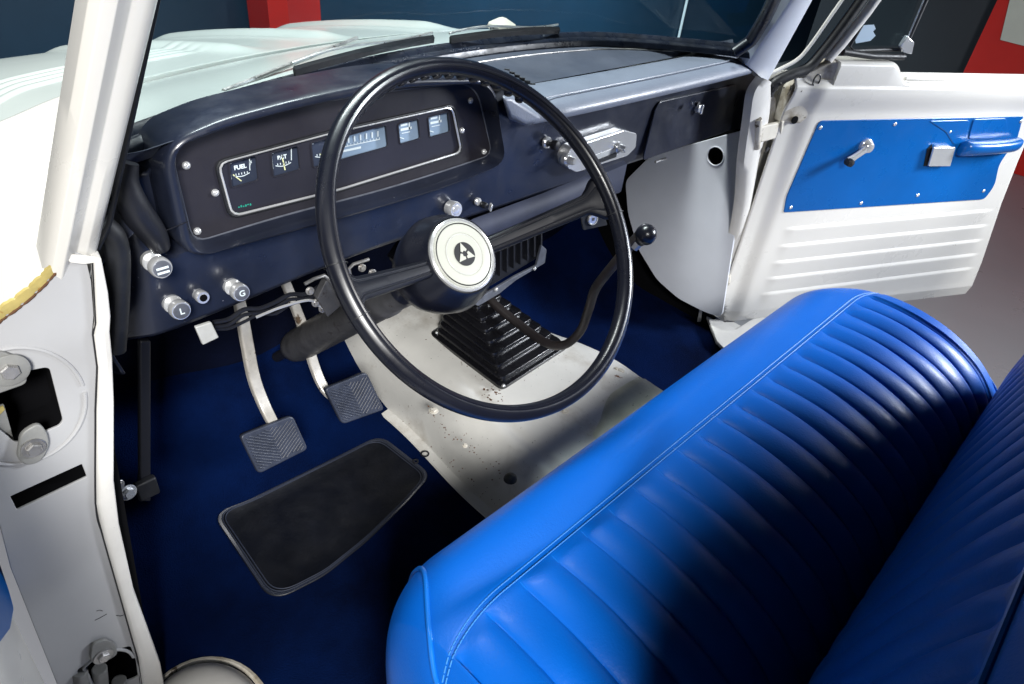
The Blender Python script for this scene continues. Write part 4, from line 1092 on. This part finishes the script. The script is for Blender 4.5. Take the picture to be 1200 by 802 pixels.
# vent window
vent = flat('vent_window', DO, [dpx((1036, -30), (996, 54), (1058, 54), (1088, -30))], .003, 'glass', None, -.002, 0, label='triangular vent window'); ds(vent)
b = MB(); b.tube([DO.atpx(1044, -30, .002), DO.atpx(995, 54, .002), DO.atpx(1000, 60, .002), DO.atpx(1056, 58, .002)], .0042, 8); ds(b.done('vent_frame', 'rubber'))
b = MB(); b.tube([DO.atpx(985, 60, .008), DO.atpx(1020, 65, .010), DO.atpx(1056, 66, .008)], .0075, 10); ds(b.done('vent_seal', 'rubber'))
b = MB(); b.tube([DO.atpx(1098, -40, .002), DO.atpx(1084, 0, .002), DO.atpx(1060, 54, .002)], .006, 10); ds(b.done('division_bar', 'rubber'))
b = MB(); b.tube([DO.atpx(1086, -30, .008), DO.atpx(1079, 0, .008), DO.atpx(1058, 50, .008)], .0016, 6); ds(b.done('bar_trim', 'chrome'))
b = MB(); b.prism([DO.atpx(x, y, .006) for x, y in ((1058, 40), (1066, 48), (1063, 62), (1054, 60), (1050, 52))], DO.N*.010); ds(b.done('vent_latch', 'chrome', bevel=.002))
o = flat('sticker', DO, [dpx((1010, 30), (1024, 29), (1026, 34), (1023, 37), (1026, 42), (1020, 48), (1003, 51), (1002, 47))], .0008, 'sticker', None, .0005, 0); o.parent = vent  # pale blue patch painted on the vent glass in place of a reflection

# ---------------------------------------------------------------- driver door (edge of it, wide open)
ddp = PL((-.905, -.12, 0), (-.10, -1, 0), (0, 0, 1))
DL = PL(tuple(P(30, 720, 'Y', -.16)), (-.30, -1, 0), (0, 0, 1))
dd_ = empty('driver_door', tuple(DL.o), parent=truck); dd_['label'] = 'edge of the open white driver door with a blue panel corner'
def dls(o): return sub(o, dd_)
b = MB()
c1 = [(-.9-.0, 0)]
b.prism([Vector((-.915, -.115, .05)), Vector((-.895, -.115, .45)), Vector((-.872, -.115, .52)), Vector((-.862, -.115, .70)), Vector((-1.02, -.75, .70)), Vector((-1.05, -.75, .05))], Vector((-.05, .02, 0)))
ddoor = dls(b.done('inner_skin', 'white', bevel=.004))
bp = [(-12, 640), (2, 655), (14, 690), (20, 712), (16, 735), (0, 757), (-14, 770)]
dpl = PL((-.895, -.115, .45), Vector((-.14, -.635, 0)), (0, 0, 1))
dplN = dpl.N
o = flat('trim_panel', dpl, [rnd([dpl.px(x, y) for x, y in bp], .004, 3)], .003, 'doorblue', None, .006, .0005); dls(o)
dls(screw(dpl.atpx(8, 727, .008), dpl.N, .004, None))

# ---------------------------------------------------------------- bench seat
seat = empty('bench_seat', (0, -.6, .2), parent=truck); seat['label'] = 'bright blue pleated vinyl bench seat'
def sts(o): return sub(o, seat)
prof = smooth_curve([(0, -.395, .10), (0, -.366, .17), (0, -.352, .24), (0, -.352, .305), (0, -.366, .350), (0, -.392, .382), (0, -.430, .402), (0, -.482, .412), (0, -.54, .416), (0, -.60, .413), (0, -.66, .400), (0, -.71, .378), (0, -.75, .348), (0, -.785, .305), (0, -.82, .25)], 10)
plen = [0]
for a, c in zip(prof, prof[1:]): plen.append(plen[-1]+(c-a).length)
def pr_at(s):
    s *= plen[-1]
    for i in range(len(prof)-1):
        if plen[i+1] >= s: return prof[i].lerp(prof[i+1], (s-plen[i])/(plen[i+1]-plen[i]))
    return prof[-1]
SX = .615     # piping position
PW = .0545
def seat_pt(x, s, pleat=True):
    p = pr_at(s); q = max(0, abs(x)-(SX-.115)) / .138
    y, z = p.y, p.z
    if q > 0:
        d = 1-math.sqrt(max(0, 1-min(1, q)**2))
        fr = ss(-.52, -.37, y) if y > -.52 else 0
        y -= .15*d*ss(-.60, -.36, y)
        z -= (z-.10)*0
        z -= .060*max(0, (abs(x)-(SX-.02)))**1.0/.055*ss(.25, .40, z) if abs(x) > SX-.02 else 0
        z -= .012*min(1, q)**2*ss(.30, .40, p.z)
    if pleat and p.y < -.486 and p.z > .30 and abs(x) < SX:
        f = ss(-.486, -.508, p.y)
        xx = (x-(-.535))/PW
        w = abs(math.sin(math.pi*xx))
        if x > .565 or x < -.592: w = 1
        depth = .0055+.0050*ss(-.52, -.68, p.y)
        z -= depth*f*(1-w**.42)
        z += .0012*f*w
        z += .0012*math.sin(x*61+y*17)*f
    # seam valley
    sv = abs(p.y+.483)
    if sv < .005 and p.z > .38 and abs(x) < SX: z -= .0014*(1-sv/.005)
    y_, z_ = y, z
    return Vector((x, y_, z_))
NX, NS = 1000, 200
def seatf(u, v):
    # denser towards piping handled by uniform x
    x = -SX-.020+ (2*SX+.04)*u
    return seat_pt(x, v)
b = MB(); b.grid(seatf, NX, NS)
# side boxing
for s in (-1, 1):
    xs_ = s*(SX+.020)
    b.grid(lambda u, v: (lambda p: Vector((xs_+s*.012*math.sin(math.pi*min(1, u))*1, p.y, .10+(p.z-.10)*(1-u))) )(seat_pt(xs_, v)), 8, NS)
sts(b.done('cushion', 'vinyl', ang=75, label='seat cushion with smooth front roll and lengthwise pleats'))
def on_seat(x, s, h=.001):
    p = seat_pt(x, s, False); q = seat_pt(x, min(1, s+.004), False); t = (q-p).normalized(); n = Vector((1, 0, 0)).cross(t)
    if n.z < 0: n = -n
    return p+n*h
svs = [s/400 for s in range(401)]
s_seam = min(svs, key=lambda s: abs(pr_at(s).y+.483)+(0 if pr_at(s).z > .35 else 1))
# double stitch beside the seam
for off in (-.0040, .0040):
    b = MB(); n_ = 230
    sS = s_seam+off/plen[-1]
    for k in range(n_):
        x0 = -SX+.004+(2*SX-.008)*k/n_; x1 = x0+(2*SX)/n_*.8
        p0 = on_seat(x0, sS, .0006); p1 = on_seat(x1, sS, .0006)
        b.tube([p0-Vector((0, 0, .0004)), p0.lerp(p1, .5)+Vector((0, 0, .0005)), p1-Vector((0, 0, .0004))], .0008, 5)
    sts(b.done('stitching', 'stitch'))
b = MB()
for i in range(0, 22):
    x = -.535+PW*i
    if x > .57: break
    pts = []
    for k in range(30):
        v = s_seam+(.90-s_seam)*k/29; p = seat_pt(x, v); pts.append(p+Vector((0, 0, .0003)))
    b.tube(pts, .0009, 6)
sts(b.done('pleat_stitching', 'vinylwelt'))  # sewn lines, in brighter blue to imitate crisp lit pleat edges
# piping at both ends
for s in (-1, 1):
    b = MB(); pts = []
    for k in range(90):
        v = .12+.80*k/89; x = s*SX
        p0 = pr_at(v)
        inn = .085*ss(-.475, -.365, p0.y)
        pts.append(on_seat(s*(SX-inn) if s < 0 else s*SX, v, .001))
    b.tube(pts, .0032, 10); sts(b.done('piping', 'vinylwelt'))
# backrest
bprof = smooth_curve([(0, -.83, .22), (0, -.795, .29), (0, -.778, .36), (0, -.780, .44), (0, -.792, .52), (0, -.808, .60), (0, -.826, .67), (0, -.842, .715), (0, -.860, .76), (0, -.885, .805), (0, -.92, .83), (0, -.96, .825)], 10)
bl_ = [0]
for a, c in zip(bprof, bprof[1:]): bl_.append(bl_[-1]+(c-a).length)
def bat(s):
    s *= bl_[-1]
    for i in range(len(bprof)-1):
        if bl_[i+1] >= s: return bprof[i].lerp(bprof[i+1], (s-bl_[i])/(bl_[i+1]-bl_[i]))
    return bprof[-1]
def back_pt(x, s, pleat=True):
    p = bat(s); y, z = p.y, p.z; q = max(0, abs(x)-(SX-.10))/.135
    if q > 0:
        d = 1-math.sqrt(max(0, 1-min(1, q)**2)); y -= .05*d; z -= .03*d*ss(.6, .83, z)
    if pleat and .30 < z < .715 and abs(x) < SX-.01:
        f = ss(.30, .34, z)*(1-ss(.70, .715, z))
        w = abs(math.sin(math.pi*(x+.535)/PW)); y -= .010*f*(1-w**.55)
    if abs(z-.717) < .006: y -= .003*(1-abs(z-.717)/.006)
    return Vector((x, y, z))
b = MB(); b.grid(lambda u, v: back_pt(-SX-.03+(2*SX+.06)*u, v), 560, 130)
for s in (-1, 1):
    xs_ = s*(SX+.03); b.grid(lambda u, v: (lambda p: Vector((xs_, p.y-.14*u, p.z)))(back_pt(xs_, v)), 6, 130)
b.grid(lambda u, v: Vector((-SX-.03+(2*SX+.06)*u, bprof[-1].y-.05-.04*v, bprof[-1].z-.55*v)), 4, 4)
b.grid(lambda u, v: Vector((-SX-.03+(2*SX+.06)*u, bprof[-1].y-.05*v, bprof[-1].z-.004*v)), 4, 2)
sts(b.done('backrest', 'vinyl', ang=75, label='pleated blue backrest with smooth top roll'))
b = MB(); b.tube([back_pt(-SX+2*SX*k/80, min(range(401), key=lambda s: abs(bat(s/400).z-.717))/400, False)+Vector((0, .002, 0)) for k in range(81)], .003, 8); sts(b.done('piping', 'vinylwelt'))
# seat base
b = MB(); b.prism([(-.60, -.40, .0), (.60, -.40, .0), (.60, -.86, .0), (-.60, -.86, .0)], (0, 0, .14)); sts(b.done('seat_base', 'dark', bevel=.004))

# ---------------------------------------------------------------- roof and back of the cab
b = MB(); b.grid(lambda u, v: Vector((-.70+1.36*u, -.06-1.16*v, 1.34+.05*math.sin(math.pi*u)*math.sin(math.pi*(.15+.7*v)))), 20, 16)
b.done('headliner', 'dark', truck, solid=.01)
b = MB(); b.grid(lambda u, v: Vector((-.73+1.42*u, -.03-1.22*v, 1.365+.06*math.sin(math.pi*u)*math.sin(math.pi*(.15+.7*v)))), 20, 16)
b.done('roof', 'white', truck, solid=.012)
b = MB(); b.prism([(-.70, -1.10, .0), (.68, -1.10, .0), (.68, -1.10, .92), (-.70, -1.10, .92)], (0, -.03, 0))
b.prism([(-.70, -1.101, .92), (-.55, -1.101, .92), (-.55, -1.16, 1.34), (-.68, -1.16, 1.34)], (0, -.03, 0))
b.prism([(.53, -1.101, .92), (.68, -1.101, .92), (.66, -1.16, 1.34), (.53, -1.16, 1.34)], (0, -.03, 0))
b.done('cab_back', 'dark', truck, bevel=.004)

# ================================================================== loose mat
MP = PL((-.4, 0, .006), (1, 0, 0), (0, 1, 0))
mo = [MP.px(x, y) for x, y in ((249, 604), (290, 588), (360, 552), (446, 508), (506, 556), (478, 588), (430, 634), (380, 674), (318, 706))]
fm = empty('floor_mat', tuple(MP.at(0, 0)), 'black rubber heel mat with ribbed grey rim lying on the dark blue carpet', 'floor mat')
mo_r = rnd(mo, [.040, .02, .02, .035, .030, .02, .02, .02, .040], 6)
def fz(p): return floorf((p.x+.80)/1.62, (p.y+.95)/1.42).z
def fms(o): o.parent = fm; o.matrix_parent_inverse = fm.matrix_basis.inverted(); return o
rs = resample(mo_r, 220); cm = sum(rs, Vector((0, 0)))/220
b = MB(); rings = []
for sc2, h in ((1.0, -.003), (1.0, .0025), (.992, .004), (.968, .004), (.955, .003), (.95, .0025), (.6, .003), (.3, .003), (.02, .003)):
    rg = []
    for p in rs:
        w = MP.at(cm.x+(p.x-cm.x)*sc2, cm.y+(p.y-cm.y)*sc2); w.z = fz(w)+.002+h; rg.append(w)
    rings.append(rg)
b.loft(rings, True, True); fms(b.done('mat_sheet', 'mat', ang=60))
b = MB()
for i, p in enumerate(rs):
    for j in range(2):
        f = j/2; q = p.lerp(rs[(i+1) % 220], f); d = (q-cm)
        A = MP.at(cm.x+d.x*.992, cm.y+d.y*.992); B = MP.at(cm.x+d.x*.966, cm.y+d.y*.966)
        A.z = fz(A)+.0060; B.z = fz(B)+.0060
        b.tube([A, B], .0008, 4)
fms(b.done('mat_rim', 'matrim'))
for sc3 in (.955, .93):
    b = MB(); pts = []
    for p in rs:
        w = MP.at(cm.x+(p.x-cm.x)*sc3, cm.y+(p.y-cm.y)*(sc3+.0)); w.z = fz(w)+.0062; pts.append(w)
    b.tube(pts, .0012, 6, closed=True); fms(b.done('rim_bead', 'matrim'))
b = MB()
for (x, y, r_) in ((498, 532, .008), (487, 541, .005)):
    c = P(x, y, 'Z', .012); b.tube([c+Vector((r_*math.cos(a), r_*math.sin(a), 0)) for a in [2*math.pi*k/16 for k in range(16)]], .0018, 6, closed=True)
fms(b.done('mat_clip', 'heater'))

# ================================================================== showroom around the truck
def wallbox(name, x0, x1, y0, y1, z0, z1, m):
    b = MB(); b.prism([(x0, y0, z0), (x1, y0, z0), (x1, y1, z0), (x0, y1, z0)], (0, 0, z1-z0)); return b.done(name, m, smooth=False)
GR = -.55
b = MB(); b.grid(lambda u, v: Vector((-4+14*u, -4+8*v, GR)), 8, 8); struct(b.done('showroom_floor', 'floor', smooth=False))['label'] = 'pale grey showroom floor beyond the open door'
o = wallbox('back_wall', -4, 9, 2.65, 2.8, GR+.002, 3.2, 'navywall'); tag(o, 'dark blue showroom wall beyond the hood', 'wall')
o = wallbox('side_wall', 5.75, 5.9, -2.5, 1.88, GR+.002, 3.2, 'slatewall'); tag(o, 'dark slate showroom wall seen past the open passenger door', 'wall')
# red post behind the hood
xa = P(315, 20, 'Y', 2.4).x; xb = P(337, 20, 'Y', 2.35).x; xc = P(376, 20, 'Y', 2.5).x
rp_ = empty('red_post', (xb, 2.45, GR), 'square red post standing against the dark blue wall beyond the hood', 'post')
b = MB(); b.prism([(xa, 2.4, GR+.03), (xb, 2.34, GR+.03), (xc, 2.5, GR+.03), (xc-.05, 2.6, GR+.03), (xa, 2.6, GR+.03)], (0, 0, 3.3)); o = b.done('shaft', 'red', smooth=False); o.parent = rp_; o.matrix_parent_inverse = rp_.matrix_basis.inverted()
b = MB(); b.prism([(xa-.05, 2.28, GR+.002), (xc+.05, 2.28, GR+.002), (xc+.05, 2.62, GR+.002), (xa-.05, 2.62, GR+.002)], (0, 0, .03)); o = b.done('foot_plate', 'red', smooth=False); o.parent = rp_; o.matrix_parent_inverse = rp_.matrix_basis.inverted()
# tube added in place of a thin pale line on wall or glass
px_ = P(803, 15, 'Y', 2.62).x
b = MB(); b.tube([(px_, 2.63, GR+.002), (px_, 2.63, 3.0)], .012, 10); o = b.done('wall_conduit', 'conduit'); tag(o, 'thin pale pipe running up the dark blue wall behind the windshield', 'pipe')
# red panel with pale sign on the side wall
ya = P(1133, 80, 'X', 5.6).y; yb_ = P(1300, 80, 'X', 5.6).y
o = wallbox('red_partition', 5.55, 5.70, yb_-.6, ya+.0, GR+.002, 3.1, 'red'); tag(o, 'bright red partition at the right beyond the open passenger door', 'partition')
SP = PL((5.53, 0, .3), (0, -1, 0), (0, 0, 1))
o = flat('wall_sign', SP, [[SP.px(x, y) for x, y in ((1188, -20), (1172, 47), (1215, 58), (1290, 60), (1290, -20))]], .015, 'sign', None, 0, .002); tag(o, 'blank pale sign board fixed to the red partition', 'sign')

# ================================================================== light
def area(name, loc, aim, size, power, colr, sy_=None, spread=180):
    l = bpy.data.lights.new(name, 'AREA'); l.energy = power; l.color = colr; l.size = size; l.spread = R(spread)
    if sy_: l.shape = 'RECTANGLE'; l.size_y = sy_
    o = bpy.data.objects.new(name, l); col.objects.link(o); o.location = loc
    o.rotation_euler = (Vector(aim)-Vector(loc)).to_track_quat('-Z', 'Y').to_euler(); return o
area('showroom_lamp_rear', (-1.9, -2.7, 2.6), (.2, -.3, .4), .75, 222, (1, .99, .965))
area('showroom_lamp_front', (.05, .74, 3.0), (.0, .5, .7), 1.2, 38, (.95, 1, .98), .3, 100)
area('showroom_lamp_side', (2.0, -1.52, 1.30), (.50, -.60, .4), .45, 26, (.88, .93, 1), None, 100)  # added low lamp, puts the highlights on the right end of the bench
area('showroom_lamp_wall', (2.6, 1.7, 2.4), (3.2, 2.65, .2), .8, 90, (.78, .97, 1), None, 110)
w = bpy.data.worlds.new("World"); sc.world = w; w.use_nodes = True
w.node_tree.nodes["Background"].inputs[0].default_value = (.45, .55, .80, 1)
w.node_tree.nodes["Background"].inputs[1].default_value = .018
sc.view_settings.view_transform = 'Standard'; sc.view_settings.look = 'None'
sc.view_settings.exposure = 0.0; sc.view_settings.gamma = 1.0
sc.cycles.use_denoising = True
sc.cycles.max_bounces = 6; sc.cycles.diffuse_bounces = 1
